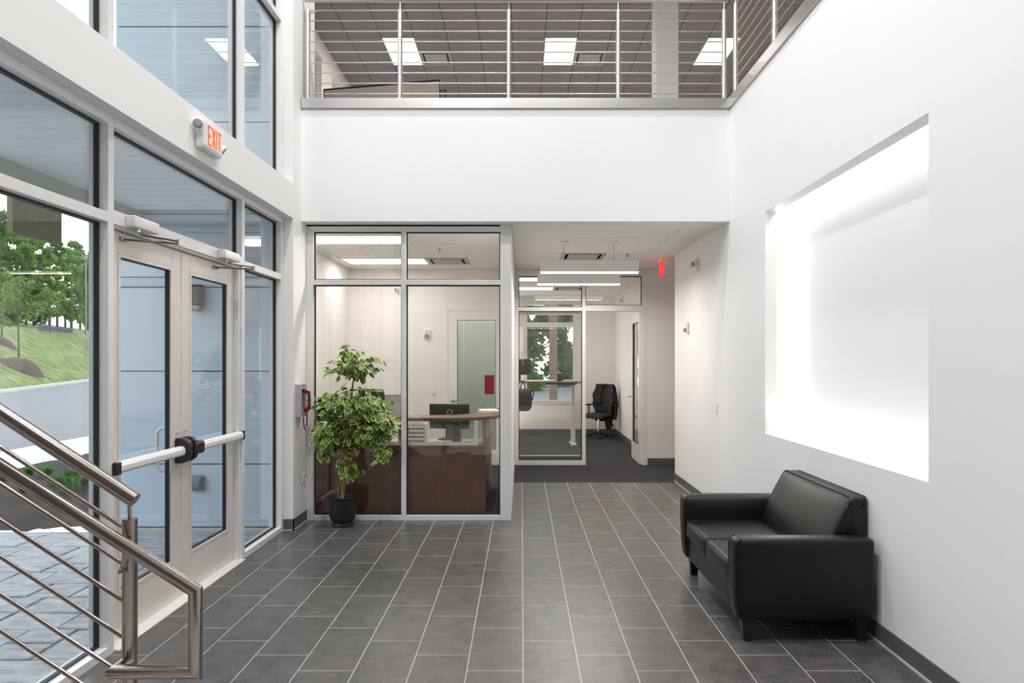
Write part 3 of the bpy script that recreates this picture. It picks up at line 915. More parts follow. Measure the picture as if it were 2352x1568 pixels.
# ================================================================== SOFA
def loveseat():
    X0, X1, Y0, Y1 = 1.285, 2.12, 4.2, 5.66
    t = thing('loveseat', ((X0 + X1) / 2, (Y0 + Y1) / 2, 0), 'black leather two seat sofa standing against the white wall below the lit niche', 'sofa')
    at = .145
    def arm_fn(ya, yb, out):
        def fn(q):
            # rolls outwards a little at the top and tapers in towards the feet
            k = max(0.0, (q.z - .50) / .13)
            q.y += out * .018 * k * k
            if q.z < .34 and q.x < 1.5:
                q.x += .022 * ((.34 - q.z) / .20) ** 2 * max(0, (1.5 - q.x) / .22)
            return q
        return fn
    for (ya, yb, out) in ((Y0, Y0 + at, -1), (Y1 - at, Y1, 1)):
        a = B().rbox((X0 - .01, ya, .135), (X1, yb, .63), .035, 8, (.0, .008, .004), fn=arm_fn(ya, yb, out)).build('arm', LEATHER, t, smooth=True)
        for yy in ((ya + .012, yb - .012) if False else (ya + .008, yb - .008)):
            pts = [(X0 + .018, yy, .16), (X0 + .001, yy, .30), (X0 - .004, yy, .45), (X0 - .004, yy, .58), (X0 + .006, yy + (out * .012), .615), (X0 + .03, yy + out * .016, .632)]
            B().tube(pts, .0045, 6).build('piping', PIPING, a, smooth=True)
    B().rbox((X0 + .025, Y0 + at, .14), (X0 + .10, Y1 - at, .335), .015, 6).build('front_rail', LEATHER, t, smooth=True)
    B().rbox((X0 + .10, Y0 + at, .15), (X1 - .05, Y1 - at, .32), .01, 4).build('seat_frame', LEATHER, t, smooth=True)
    ym = (Y0 + Y1) / 2
    for (ya, yb) in ((Y0 + at + .002, ym - .002), (ym + .002, Y1 - at - .002)):
        c = B().rbox((X0 + .005, ya, .315), (X0 + .62, yb, .447), .028, 8, (.010, .0, .016)).build('seat_cushion', LEATHER, t, smooth=True)
        z, e = .4435, .012
        B().tube([(X0 + .6, ya + e, z), (X0 + .03, ya + e, z), (X0 + .015, ya + .03, z), (X0 + .014, yb - .03, z), (X0 + .03, yb - e, z), (X0 + .6, yb - e, z)], .0042, 6).build('piping', PIPING, c, smooth=True)
        B().tube([(X0 + .009, ya + .01, .331), (X0 + .009, yb - .01, .331)], .0042, 6).build('piping', PIPING, c, smooth=True)
    def lean(q):
        k = (q.z - .42) / .42
        q.x += .20 * k - .012 * math.sin(min(1, max(0, k)) * PI)
        return q
    B().rbox((X1 - .10, Y0 + at + .012, .16), (X1 + .022, Y1 - at - .012, .788), .03, 6, fn=lambda q: Vector((q.x + .03 * (q.z - .4), q.y, q.z))).build('back_frame', LEATHER, t, smooth=True)
    xb = 1.845
    for (ya, yb) in ((Y0 + at + .016, Y1 - at - .016),):
        c = B().rbox((xb, ya, .425), (xb + .115, yb, .845), .03, 8, (.022, .0, .006), fn=lean).build('back_cushion', LEATHER, t, smooth=True)
    c0 = c
    B().tube([lean(Vector((xb + .006 - .022 * math.sin(PI * i / 12) * .9, ym, .45 + .385 * i / 12))) for i in range(13)], .0035, 6).build('seam', PIPING, c0, smooth=True)
    def fp(y, z, dx=0.0):
        v = lean(Vector((xb + .012 + dx, y, z)))
        return v
    for dx in (0.0, .095):
        B().tube([fp(Y0 + at + .02, .47, dx), fp(Y0 + at + .02, .80, dx), fp(Y0 + at + .028, .832, dx), fp(Y0 + at + .06, .845, dx), fp(Y1 - at - .06, .845, dx), fp(Y1 - at - .028, .832, dx), fp(Y1 - at - .02, .80, dx), fp(Y1 - at - .02, .47, dx)], .0045, 6).build('piping', PIPING, c0, smooth=True)
    for (x, y) in ((X0 + .085, Y0 + .075), (X0 + .085, Y1 - .075), (X1 - .06, Y0 + .075), (X1 - .06, Y1 - .075)):
        k, q = .036, .026
        B().add([(x - q, y - q, 0), (x + q, y - q, 0), (x + q, y + q, 0), (x - q, y + q, 0), (x - k, y - k, .145), (x + k, y - k, .145), (x + k, y + k, .145), (x - k, y + k, .145)],
                [(0, 3, 2, 1), (4, 5, 6, 7), (0, 1, 5, 4), (1, 2, 6, 5), (2, 3, 7, 6), (3, 0, 4, 7)]).build('leg', BLACKP, t, bevel=.003)
loveseat()

# ================================================================== FICUS
def ficus():
    bx, by = -1.838, 7.215
    t = thing('potted_ficus', (bx, by, 0), 'variegated artificial ficus tree in a black pot before the reception window', 'plant')
    B().lathe([(.088, 0), (.100, .004), (.102, .03), (.094, .042), (.118, .06), (.132, .10), (.136, .262), (.139, .282), (.152, .292), (.155, .304), (.148, .308), (.138, .296), (.132, .27)], (bx, by, 0), 36).build('pot', POT, t, smooth=True)
    B().lathe([(.02, .262), (.131, .255)], (bx, by, 0), 24).build('soil', SOIL, t)
    D = by
    def P(x, y, dy=0.0):
        p = px(x, y, D); p.y += dy
        return p
    trunk = B()
    trunk.tube([P(786, 1143), P(789, 1110, .01), P(798, 1075, .0), P(808, 1045, -.01), P(815, 1020, 0), P(808, 985, .01), P(800, 950, .0), P(806, 920, .01), P(810, 888, .0), P(812, 868, 0)], [.020, .019, .018, .017, .016, .015, .014, .012, .010, .006], 10)
    trunk.build('trunk', FBARK, t, smooth=True)
    B().tube([P(776, 1143, .03), P(779, 1105, .03), P(781, 1070, .02), P(788, 1040, .02), P(796, 1000, .01), P(797, 965, .02)], [.012, .011, .010, .010, .012, .014], 8).build('trunk', FBARK, t, smooth=True)
    # leaf blade: green middle with a cream rim, folded along the midrib
    lb = B()
    prof = [(0.0, 0.0), (.18, .22), (.42, .30), (.68, .22), (1.0, 0.0)]
    vs, mid = [], []
    for (u, wv) in prof:
        vs.append((u, 0, -.10 * u * u))
    n = len(prof)
    inner, outer = {}, {}
    V = []
    def av(p):
        V.append(p); return len(V) - 1
    M0 = [av((u, 0, -.12 * u * u)) for u, _ in prof]
    faces, mi = [], []
    for sg in (-1, 1):
        I = {i: av((prof[i][0], sg * prof[i][1] * .80, -.12 * prof[i][0] ** 2 + .045)) for i in (1, 2, 3)}
        O = {i: av((prof[i][0] * 1.0, sg * prof[i][1], -.12 * prof[i][0] ** 2 + .06)) for i in (1, 2, 3)}
        tip = av((.90, 0, -.10))
        q = [(M0[0], M0[1], I[1]), (M0[1], M0[2], I[2], I[1]), (M0[2], M0[3], I[3], I[2]), (M0[3], tip, I[3])]
        r = [(M0[0], I[1], O[1]), (I[1], I[2], O[2], O[1]), (I[2], I[3], O[3], O[2]), (I[3], tip, M0[4], O[3])]
        for f in q:
            faces.append(f if sg < 0 else tuple(reversed(f))); mi.append(0)
        for f in r:
            faces.append(f if sg < 0 else tuple(reversed(f))); mi.append(1)
    def leafmesh(name, g):
        me = bpy.data.meshes.new(name)
        me.from_pydata(V, [], faces)
        me.materials.append(g); me.materials.append(FCREAM)
        me.polygons.foreach_set('material_index', mi)
        me.polygons.foreach_set('use_smooth', [True] * len(faces))
        return me
    LM = [leafmesh('leaf', FGREEN), leafmesh('leaf', FGREEN2)]
    R = random.Random(11)
    clumps = [((812, 840), 54, 29, 210), ((812, 814), 30, 20, 50), ((806, 928), 74, 36, 330), ((772, 980), 42, 36, 170), ((862, 985), 42, 34, 200),
              ((846, 955), 42, 28, 110), ((750, 1020), 26, 48, 110), ((800, 1060), 18, 36, 60), ((876, 1030), 24, 30, 70), ((822, 1000), 30, 30, 90), ((748, 955), 22, 30, 50)]
    leaves = []
    twigs = B()
    for (c, rx, rz, num) in clumps:
        cc = P(*c)
        sx, sz = rx * D / F, rz * D / F
        ends = []
        for k in range(max(3, num // 14)):
            v = Vector((R.gauss(0, 1), R.gauss(0, 1) * .8, R.gauss(0, 1))).normalized() * R.uniform(.35, .9)
            e = cc + Vector((v.x * sx, v.y * sx * .85, v.z * sz))
            e.y = min(e.y, 7.42)
            ends.append(e)
            base = P(805 if c[1] > 860 else 812, min(1000, c[1] + rz * .6 + 12))
            mid = (base + e) / 2 + Vector((0, 0, .03))
            twigs.tube([base, mid, e], [.005, .0035, .002], 5)
        for k in range(num):
            e = R.choice(ends)
            p = e + Vector((max(-.5, min(.5, R.gauss(0, .24))) * sx, R.gauss(0, .24) * sx, max(-.5, min(.5, R.gauss(0, .26))) * sz))
            p.y = max(6.75, min(p.y, 7.40))
            p.x = max(-2.16 if p.y > 6.9 else -2.26, p.x)
            o = p - cc
            d = Vector((o.x / sx + R.gauss(0, .5), o.y / sx - .25 + R.gauss(0, .5), -.55 + .5 * o.z / sz + R.gauss(0, .35))).normalized()
            leaves.append((p, d))
    twigs.build('twigs', FBARK, t, smooth=True)
    leaves.sort(key=lambda q: q[0].y)
    rest = B()
    for k, (p, d) in enumerate(leaves):
        L = R.uniform(.066, .094)
        nrm = Vector((R.gauss(0, .35), -.55 + R.gauss(0, .35), .8)).normalized()
        yv = nrm.cross(d).normalized()
        zv = d.cross(yv).normalized()
        Mx = Matrix((d * L, yv * L, zv * L)).transposed().to_4x4()
        if (p + d * L).y > 7.43:
            p = Vector((p.x, 7.43 - max(0, d.y * L), p.z))
        Mx.translation = p
        if k < 300:
            o = bpy.data.objects.new('leaf', LM[0 if R.random() < .68 else 1])
            COL.objects.link(o)
            o.parent = t
            o.matrix_parent_inverse = Matrix.Translation(-Vector(t.location))
            o.matrix_basis = Mx
        else:
            g = 0 if R.random() < .6 else 2
            rest.add([Mx @ Vector(v) for v in V], [], 0)
            k0 = len(rest.v) - len(V)
            for f, m_ in zip(faces, mi):
                rest.f.append(tuple(i + k0 for i in f)); rest.m.append(1 if m_ else g)
    o = rest.build('foliage', [FGREEN, FCREAM, FGREEN2], t, smooth=False)
    o['kind'] = 'stuff'
ficus()

# ================================================================== WALL FITTINGS
def phone():
    X0, X1, Y0, Y1, Z0, Z1 = XL, -2.222, 7.075, 7.262, 1.125, 1.454
    t = thing('wall_phone', (X0, 7.17, 1.29), 'steel wall phone box with a red handset and hanging red cord', 'telephone')
    B().box(X0, X1, Y0, Y1, Z0, Z0 + .08).box(X0, X1, Y0, Y1, Z1 - .045, Z1).box(X0, X1, Y0, Y0 + .02, Z0 + .08, Z1 - .045).box(X0, X1, Y1 - .02, Y1, Z0 + .08, Z1 - .045).box(X0, X0 + .02, Y0 + .02, Y1 - .02, Z0 + .08, Z1 - .045).build('phone_box', VENTM, t)
    box_obj('label_strip', (X1, X1 + .001, Y0 + .03, Y1 - .05, Z1 - .016, Z1 - .009), GASKET, t)
    y = 7.175
    hs = B()
    hs.tube([(X1 - .01, y, 1.385), (X1 + .025, y, 1.385), (X1 + .047, y, 1.37), (X1 + .05, y, 1.33), (X1 + .05, y, 1.25), (X1 + .047, y, 1.215), (X1 + .025, y, 1.195), (X1 - .01, y, 1.195)], [.022, .023, .019, .015, .015, .019, .024, .023], 12)
    hs.build('handset', RED, t, smooth=True)
    pts = [(X1 + .005, y - .05, Z0), (X1 + .01, y - .05, 1.06), (X1 + .012, y - .04, 1.015), (X1 + .014, y, .992), (X1 + .012, y + .045, 1.015), (X1 + .01, y + .055, 1.07), (X1 + .012, y + .055, 1.14), (X1 + .02, y + .02, 1.18)]
    B().tube(pts, .0062, 8).build('cord', RED, t, smooth=True)
    for z in (Z0 + .03, Z0 + .055, Z1 - .03, Z1 - .06, Z1 - .085):
        B().tube([(X1, Y1 - .012, z), (X1 + .004, Y1 - .012, z)], .005, 8).build('screw', CHROME, t)
phone()

def exit_combo():
    X0, X1 = XL, XL + .062
    Y0, Y1, Z0, Z1 = 4.90, 5.21, 3.19, 3.385
    t = thing('exit_sign', (X0, (Y0 + Y1) / 2, (Z0 + Z1) / 2), 'white EXIT sign with orange letters and two round emergency lamps', 'sign')
    B().rbox((X0, Y0, Z0), (X1, Y1, Z1), .014, 4).build('housing', WHITEP, t, smooth=True)
    box_obj('face_plate', (X1, X1 + .004, Y0 + .012, Y1 - .008, Z0 + .02, Z1 - .008), WHITEP, t, bevel=.002)
    # letters read along +Y seen from inside the room (viewer looks towards -X)
    x = X1 + .0045
    zb, zt = Z0 + .034, Z1 - .022
    lw = .014
    def L(y0, parts):
        b = B()
        for q in parts:
            if len(q) == 4:
                b.box(x, x + .0015, y0 + q[0], y0 + q[1], q[2], q[3])
            else:
                b.prism([(y0 + a, z) for a, z in q[0]], x, x + .0015, 'x')
        return b.build('letter', ORANGE, t)
    zm = (zb + zt) / 2
    w = .056
    ys = [Y0 + .062, Y0 + .128, Y0 + .196, Y0 + .222]
    L(ys[0], [(0, lw, zb, zt), (lw, w * .95, zt - lw, zt), (lw, w * .85, zm - lw / 2, zm + lw / 2), (lw, w * .95, zb, zb + lw)])
    L(ys[1], [([(0, zb), (.016, zb), (w, zt), (w - .016, zt)],), ([(w - .016, zb), (w, zb), (.016, zt), (0, zt)],)])
    L(ys[2], [(0, lw, zb, zt)])
    L(ys[3], [(0, w, zt - lw, zt), (w / 2 - lw / 2, w / 2 + lw / 2, zb, zt - lw)])
    box_obj('test_button', (X0 + .02, X0 + .03, Y1 - .09, Y1 - .08, Z0 - .003, Z0 + .002), WHITEP, t)
    # lamp heads
    for (c, d) in ((Vector((X0 + .045, Y0 - .045, 3.335)), Vector((.35, -1, -.05))), (Vector((X0 + .05, Y1 + .035, 3.265)), Vector((.75, .45, -.55)))):
        d.normalize()
        q = d.to_track_quat('Z', 'Y').to_matrix().to_4x4()
        hd = B().lathe([(.012, -.042), (.028, -.036), (.036, -.015), (.040, .004), (.037, .008)], (0, 0, 0), 20).build('lamp_head', WHITEP, t, smooth=True, xf=Matrix.Translation(c) @ q)
        B().lathe([(.034, .006), (.030, .014), (.012, .018)], (0, 0, 0), 20).build('lamp_lens', LENS, hd, smooth=True, xf=Matrix.Translation(c) @ q)
        yb = Y0 + .01 if c.y < Y0 else Y1 - .01
        B().tube([(X0 + .03, yb, c.z - .03), c - d * .03 + Vector((0, 0, -.015)), c - d * .02], .013, 8).build('lamp_arm', WHITEP, t, smooth=True)
exit_combo()

def small_exit():
    X, Y0, Y1 = 2.045, 10.08, 10.42
    t = thing('exit_sign', (X, (Y0 + Y1) / 2, ZC), 'red glowing exit sign hanging from the corridor ceiling, seen nearly edge-on', 'sign')
    B().rbox((X - .03, Y0 - .01, ZC - .022), (X + .03, Y1 + .01, ZC), .006, 2).build('canopy', WHITEP, t, smooth=True)
    box_obj('glowing_panel', (X - .006, X + .006, Y0, Y1, 2.925, ZC - .022), REDGLOW, t, bevel=.002)
small_exit()

def emergency_light(c, along, out, label):
    t = thing('emergency_light', c, label, 'light')
    c, along, out = Vector(c), Vector(along), Vector(out)
    q = out.to_track_quat('Z', 'Y').to_matrix().to_4x4()
    B().lathe([(.085, 0), (.085, .018), (.070, .036), (.030, .05), (.0, .052)], (0, 0, 0), 28).build('housing', WHITEP, t, smooth=True, xf=Matrix.Translation(c) @ q)
    for s in (-1, 1):
        d = (out * .55 + along * s * .75 + Vector((0, 0, -.35))).normalized()
        p = c + along * s * .075 + out * .075 + Vector((0, 0, -.005))
        q2 = d.to_track_quat('Z', 'Y').to_matrix().to_4x4()
        hd = B().lathe([(.020, -.05), (.034, -.03), (.038, .004), (.033, .010)], (0, 0, 0), 18).build('lamp_head', WHITEP, t, smooth=True, xf=Matrix.Translation(p) @ q2)
        B().lathe([(.030, .006), (.022, .015), (.0, .018)], (0, 0, 0), 18).build('lamp_lens', LENS, hd, smooth=True, xf=Matrix.Translation(p) @ q2)
        B().tube([c + out * .03 + along * s * .03, p - d * .03], .018, 10).build('lamp_arm', WHITEP, t, smooth=True)
emergency_light((XR, 8.60, 2.873), (0, 1, 0), (-1, 0, 0), 'white twin head emergency light on the right wall near the corridor')
emergency_light((-1.93, 11.3, 2.835), (1, 0, 0), (0, -1, 0), 'white twin head emergency light on the reception back wall behind the mullion')

def wall_box(name, c, out, w, h, d, label, cat, kind, group=None):
    """Small wall device: plate plus its own features."""
    c, out = Vector(c), Vector(out)
    t = thing(name, c, label, cat, group)
    q = Matrix.Translation(c) @ Matrix((Vector((0, 0, 1)).cross(out), Vector((0, 0, 1)), out)).transposed().to_4x4()
    B().rbox((-w / 2, -h / 2, 0), (w / 2, h / 2, d), min(.006, d * .45), 2).build('plate', WHITEP, t, smooth=True, xf=q)
    if kind == 'switch':
        B().rbox((-.016, -.034, d - .001), (.016, .034, d + .006), .003, 2).build('rocker', WHITEP, t, smooth=True, xf=q)
        box = B().box(-.017, .017, -.0355, -.034, d, d + .001).box(-.017, .017, .034, .0355, d, d + .001)
        box.build('rocker_gap', VENTD, t, xf=q)
    elif kind == 'outlet':
        for s in (-1, 1):
            o = B().rbox((-.015, s * .024 - .014, d - .001), (.015, s * .024 + .014, d + .003), .003, 2).build('socket', WHITEP, t, smooth=True, xf=q)
            B().box(-.007, -.005, s * .024 - .003, s * .024 + .006, d + .002, d + .0035).box(.005, .007, s * .024 - .003, s * .024 + .006, d + .002, d + .0035).build('slots', VENTD, o, xf=q)
    elif kind == 'strobe':
        B().rbox((-w * .28, -h * .40, d - .002), (w * .28, -h * .05, d + .028), .008, 2).build('strobe_lens', LENS, t, smooth=True, xf=q)
        b = B()
        for i in range(3):
            b.box(-w * .2, w * .2, h * .12 + i * .014, h * .12 + i * .014 + .004, d, d + .001)
        b.build('horn_grille', VENTD, t, xf=q)
    return t
wall_box('light_switch', (XR, 7.735, 1.178), (-1, 0, 0), .074, .118, .007, 'white rocker switch plate on the right wall left of the niche', 'switch', 'switch')
wall_box('strobe_alarm', (XR, 9.08, 2.12), (-1, 0, 0), .085, .135, .035, 'white fire strobe on the right wall, below the emergency light', 'alarm', 'strobe')
wall_box('strobe_alarm', (-1.523, 11.3, 2.13), (0, -1, 0), .10, .135, .035, 'white fire strobe on the reception back wall left of the door', 'alarm', 'strobe')
wall_box('light_switch', (-1.41, 11.3, 1.196), (0, -1, 0), .080, .118, .007, 'white rocker switch on the reception back wall beside the door handle', 'switch', 'switch')
wall_box('power_outlet', (XL, 7.345, .464), (1, 0, 0), .074, .118, .007, 'white double outlet low on the wall below the red phone', 'outlet', 'outlet')
wall_box('strobe_alarm', (2.17, 15.0, 3.0), (-1, 0, 0), .10, .135, .035, 'white fire strobe high on the office side wall above the open door', 'alarm', 'strobe')

def sprinkler(x, y, z, label, group=None):
    t = thing('sprinkler_head', (x, y, z), label, 'sprinkler', group)
    B().lathe([(.035, 0), (.033, -.006), (.012, -.008), (.010, -.03), (.0, -.032)], (x, y, z), 16).build('escutcheon', STEEL, t, smooth=True)
    B().lathe([(.022, -.036), (.022, -.039)], (x, y, z), 12).build('deflector', STEEL, t)
sprinkler(1.47, 9.75, ZC, 'small sprinkler head in the corridor ceiling near the red exit sign')
sprinkler(-1.08, 9.25, ZC, 'small sprinkler head in the reception ceiling')
sprinkler(-1.98, 14.55, ZT, 'small sprinkler head in the upper ceiling behind the lit panel', 'upper sprinklers')
sprinkler(1.36, 14.9, ZT, 'dark sprinkler dot in the upper ceiling behind the middle vent', 'upper sprinklers')

# ================================================================== PENDANTS
def pendant(y, z, label):
    x0, x1 = 0.232, 1.452
    t = thing('pendant_light', ((x0 + x1) / 2, y, z), label, 'light', 'linear pendants in the corridor')
    b = B().box(x0, x1, y - .04, y - .034, z + .012, z + .15).box(x0, x1, y + .034, y + .04, z + .012, z + .15).box(x0, x1, y - .034, y + .034, z + .144, z + .15)
    b.box(x0, x0 + .006, y - .034, y + .034, z + .012, z + .144).box(x1 - .006, x1, y - .034, y + .034, z + .012, z + .144)
    b.build('light_body', WHITEP, t, bevel=.002)
    B().rbox((x0 + .002, y - .039, z - .008), (x1 - .002, y + .039, z + .014), .007, 3).build('diffuser', PANEL, t, smooth=True)
    for x in (x0 + .29, x1 - .31):
        B().tube([(x, y, z + .15), (x, y, ZC)], .003, 6).build('cable', STEEL, t)
        B().lathe([(.05, 0), (.05, -.012), (.02, -.02)], (x, y, ZC), 14).build('canopy', WHITEP, t, smooth=True)
    B().tube([(x1 - .31, y, ZC - .02), (x1 - .29, y, ZC - .12), (x1 - .22, y, z + .16), (x1 - .12, y, z + .175), (x1 - .05, y, z + .152)], .003, 6).build('power_cord', WHITEP, t, smooth=True)
pendant(8.72, 2.785, 'long white hanging light bar nearer the lobby in the corridor')
pendant(10.36, 2.815, 'long white hanging light bar just before the office glass')

# ================================================================== RECEPTION
def desk():
    t = thing('reception_desk', (-1.3, 7.9, 0), 'walnut reception desk with raised counter behind the lobby glass', 'desk')
    B().box(-2.26, -.396, 7.70, 7.735, 0.004, .735).build('front_panel', WOOD, t, bevel=.002)
    B().box(-.43, -.396, 7.735, 9.3, 0.004, .735).build('side_panel', WOOD, t, bevel=.002)
    B().box(-2.26, -.385, 7.69, 7.78, .735, .765).build('ledge', WOOD, t, bevel=.003)
    B().box(-2.26, -.44, 7.78, 8.55, .715, .745).build('worktop', MAPLE, t, bevel=.003)
    pts = [(-2.27, 7.66), (-.80, 7.66)] + [(-.80 + .55 * math.sin(a), 8.21 - .55 * math.cos(a)) for a in [PI / 2 * i / 10 for i in range(1, 11)]] + [(-.25, 9.25), (-.54, 9.25), (-.54, 8.35), (-.80, 8.06), (-2.27, 8.06)]
    B().prism(pts, 1.034, 1.072, 'z').build('counter_top', WOODT, t, bevel=.004)
    for i, x in enumerate((-2.24, -1.30, -.50)):
        B().box(x - .02, x + .02, 7.71, 7.75, .765, 1.034).build('post', ALU, t)
    for y in (8.3, 9.2):
        B().box(-.46, -.42, y - .02, y + .02, .735, 1.034).build('post', ALU, t)
    box_obj('screen', (-2.22, -1.32, 7.726, 7.734, .80, 1.034), DARKG, t)
    box_obj('screen', (-1.28, -.52, 7.726, 7.734, .80, 1.034), DARKG, t)
    box_obj('screen_rail', (-2.22, -.52, 7.715, 7.745, .765, .80), ALU, t)
    box_obj('cabinet', (-2.24, -1.9, 7.80, 8.5, .004, .714), WOOD, t)
    box_obj('cabinet', (-.85, -.45, 7.85, 8.5, .004, .714), WOOD, t)
desk()
def monitor(c, rz, w, h, label, logo=False):
    t = thing('monitor', c, label, 'monitor')
    xf = Matrix.Translation(Vector(c)) @ Matrix.Rotation(rz, 4, 'Z')
    z0 = .13
    B().rbox((-w / 2, -.022, z0), (w / 2, .022, z0 + h), .014, 4).build('case', BLACKP, t, smooth=True, xf=xf)
    box_obj('display', (-w / 2 + .015, w / 2 - .015, .0225, .0235, z0 + .015, z0 + h - .015), BLACKM, t).data.transform(xf)
    B().rbox((-.04, -.04, .02), (.04, -.018, z0 + h * .6), .008, 2).build('neck', BLACKP, t, smooth=True, xf=xf)
    B().rbox((-.12, -.10, 0), (.12, .09, .016), .007, 2).build('foot', BLACKP, t, smooth=True, xf=xf)
    if logo:
        r = .030
        lc = Vector((.012, -.0245, z0 + h - .105))
        ring = [lc + Vector((r * math.cos(a), 0, r * math.sin(a) * 1.15)) for a in [2 * PI * i / 24 for i in range(25)]]
        lo = B().tube(ring, .0032, 6, caps=False).build('logo', CHROME, t, smooth=True, xf=xf)
        cu = bpy.data.curves.new('lettering', 'FONT')
        cu.body = 'DELL'; cu.size = .022; cu.align_x = 'CENTER'; cu.align_y = 'CENTER'; cu.extrude = .0006
        cu.materials.append(CHROME)
        o = bpy.data.objects.new('lettering_curve', cu)
        COL.objects.link(o)
        dg = bpy.context.evaluated_depsgraph_get()
        lm = bpy.data.meshes.new_from_object(o.evaluated_get(dg))
        bpy.data.objects.remove(o)
        o = bpy.data.objects.new('lettering', lm)
        COL.objects.link(o)
        o.parent = lo
        o.matrix_basis = xf @ Matrix.Translation(lc) @ Matrix.Rotation(PI / 2, 4, 'X')
    return t
monitor((-.87, 8.46, .746), math.radians(-8), .49, .30, 'black computer monitor seen from behind at the reception desk', True)
def tower():
    t = thing('computer', (-.74, 8.12, .746), 'small black desktop computer standing beside the reception monitor', 'computer')
    B().rbox((-.80, 8.06, .746), (-.71, 8.28, .995), .005, 2).build('case', BLACKP, t, smooth=True)
    B().box(-.795, -.715, 8.057, 8.06, .76, .98).build('front_panel', BLACKP, t)
    B().tube(arc((-.755, 8.055, .80), .018, 0, 2 * PI, 12), .002, 5).build('power_button', CHROME, t)
tower()
def paper_stack(name, c, rz, w, d, n, label, cat='papers', z0=0.0):
    t = thing(name, c, label, cat)
    R = random.Random(int(c[0] * 100))
    z = 0.0
    for i in range(n):
        hh = R.uniform(.006, .014)
        a = rz + R.uniform(-.12, .12)
        B().box(-w / 2, w / 2, -d / 2, d / 2, z, z + hh).build('sheet_pack', PAPER, t, xf=Matrix.Translation(Vector(c)) @ Matrix.Rotation(a, 4, 'Z'))
        z += hh
paper_stack('paper_stack', (-.40, 8.50, 1.073), .1, .22, .29, 3, 'small stack of white papers on the curved end of the counter')
def tray():
    t = thing('letter_tray', (-1.27, 8.25, .746), 'brown slatted desk organiser behind the screen of the reception desk', 'tray')
    for i in range(5):
        box_obj('shelf', (-1.42, -1.13, 8.12, 8.40, .75 + .048 * i, .756 + .048 * i), WOODT, t)
    B().box(-1.43, -1.42, 8.12, 8.40, .746, .96).box(-1.13, -1.12, 8.12, 8.40, .746, .96).build('tray_side', PAPER, t)
tray()
def brochure():
    c = Vector((-1.53, 7.86, 1.073))
    t = thing('document_holder', c, 'white sheet tilted in a grey stand on the reception counter behind the plant', 'stand')
    B().prism([(0, 0), (.012, 0), (.012, .24), (0, .24)], -.02, .17, 'x').build('upright', VENTM, t, xf=Matrix.Translation(c + Vector((.02, .0, 0))) @ Matrix.Rotation(.55, 4, 'Z'))
    B().add([(-.36, .0, .02), (.0, .0, .02), (.0, .10, .17), (-.36, .10, .03), (-.36, .012, .02), (.0, .012, .02), (.0, .112, .17), (-.36, .112, .03)],
            [(0, 1, 2, 3), (7, 6, 5, 4), (0, 4, 5, 1), (1, 5, 6, 2), (2, 6, 7, 3), (3, 7, 4, 0)]).build('sheet', PAPER, t, xf=Matrix.Translation(c))
brochure()

def office_chair(c, rz, seat, label, jacket=False, high=.62, ribs=0):
    c = Vector(c)
    t = thing('office_chair', c, label, 'chair')
    xf = Matrix.Translation(c) @ Matrix.Rotation(rz, 4, 'Z')
    hub = B().lathe([(.035, .07), (.04, .075), (.04, .13), (.03, .14)], (0, 0, 0), 14).build('hub', BLACKP, t, smooth=True, xf=xf)
    for i in range(5):
        a = 2 * PI * i / 5 + .3
        d = Vector((math.cos(a), math.sin(a), 0))
        B().tube([d * .02 + Vector((0, 0, .11)), d * .16 + Vector((0, 0, .095)), d * .31 + Vector((0, 0, .07))], [.024, .019, .013], 8).build('base_leg', BLACKP, t, smooth=True, xf=xf)
        p = d * .31
        B().tube([p + Vector((-d.y * .022, d.x * .022, .028)), p + Vector((d.y * .022, -d.x * .022, .028))], .028, 12).build('caster', BLACKP, t, smooth=True, xf=xf)
    B().tube([(0, 0, .12), (0, 0, seat - .06)], .025, 12).build('gas_lift', CHROME, t, smooth=True, xf=xf)
    B().rbox((-.11, -.12, seat - .085), (.11, .12, seat - .03), .02, 3).build('mechanism', BLACKP, t, smooth=True, xf=xf)
    B().tube([(.1, .05, seat - .06), (.24, .06, seat - .05)], .008, 6).build('lever', BLACKP, t, smooth=True, xf=xf)
    B().rbox((-.25, -.25, seat - .03), (.25, .25, seat + .035), .03, 6, (0, 0, .015), fn=lambda q: Vector((q.x, q.y, q.z - .05 * max(0, (-q.y - .12) / .13) ** 2))).build('seat', BLACKM, t, smooth=True, xf=xf)
    def back_fn(q):
        k = (q.z - seat) / high
        w = .86 + .30 * math.sin(min(1, max(0, k)) * 2.4) - .38 * max(0, k - .45) ** 1.3
        return Vector((q.x * w, q.y + .09 * k * k + .06 * (q.x / .22) ** 2 * -1, q.z))
    B().rbox((-.22, .22, seat + .04), (.22, .268, seat + high), .022, 8, fn=back_fn).build('backrest', BLACKM, t, smooth=True, xf=xf)
    for i in range(ribs):
        z = seat + .12 + i * (high - .2) / max(1, ribs - 1)
        B().tube([(-.19, .19 + .09 * ((z - seat) / high) ** 2, z), (0, .215 + .09 * ((z - seat) / high) ** 2, z), (.19, .19 + .09 * ((z - seat) / high) ** 2, z)], .012, 6).build('rib', BLACKP, t, smooth=True, xf=xf)
    B().tube([(0, .1, seat - .05), (0, .28, seat - .03), (0, .30, seat + .2)], .022, 8).build('back_bracket', BLACKP, t, smooth=True, xf=xf)
    for s in (-1, 1):
        B().tube([(s * .24, .05, seat - .01), (s * .285, .05, seat + .04), (s * .285, .05, seat + .20)], .016, 8).build('arm_post', BLACKP, t, smooth=True, xf=xf)
        B().rbox((s * .285 - .04, -.10, seat + .20), (s * .285 + .04, .15, seat + .232), .014, 3).build('arm_pad', BLACKP, t, smooth=True, xf=xf)
    return t, xf
R0, xf0 = office_chair((1.69, 15.40, 0), math.radians(-38), .50, 'black mesh task chair with a jacket over its back in the office corner', high=.64)
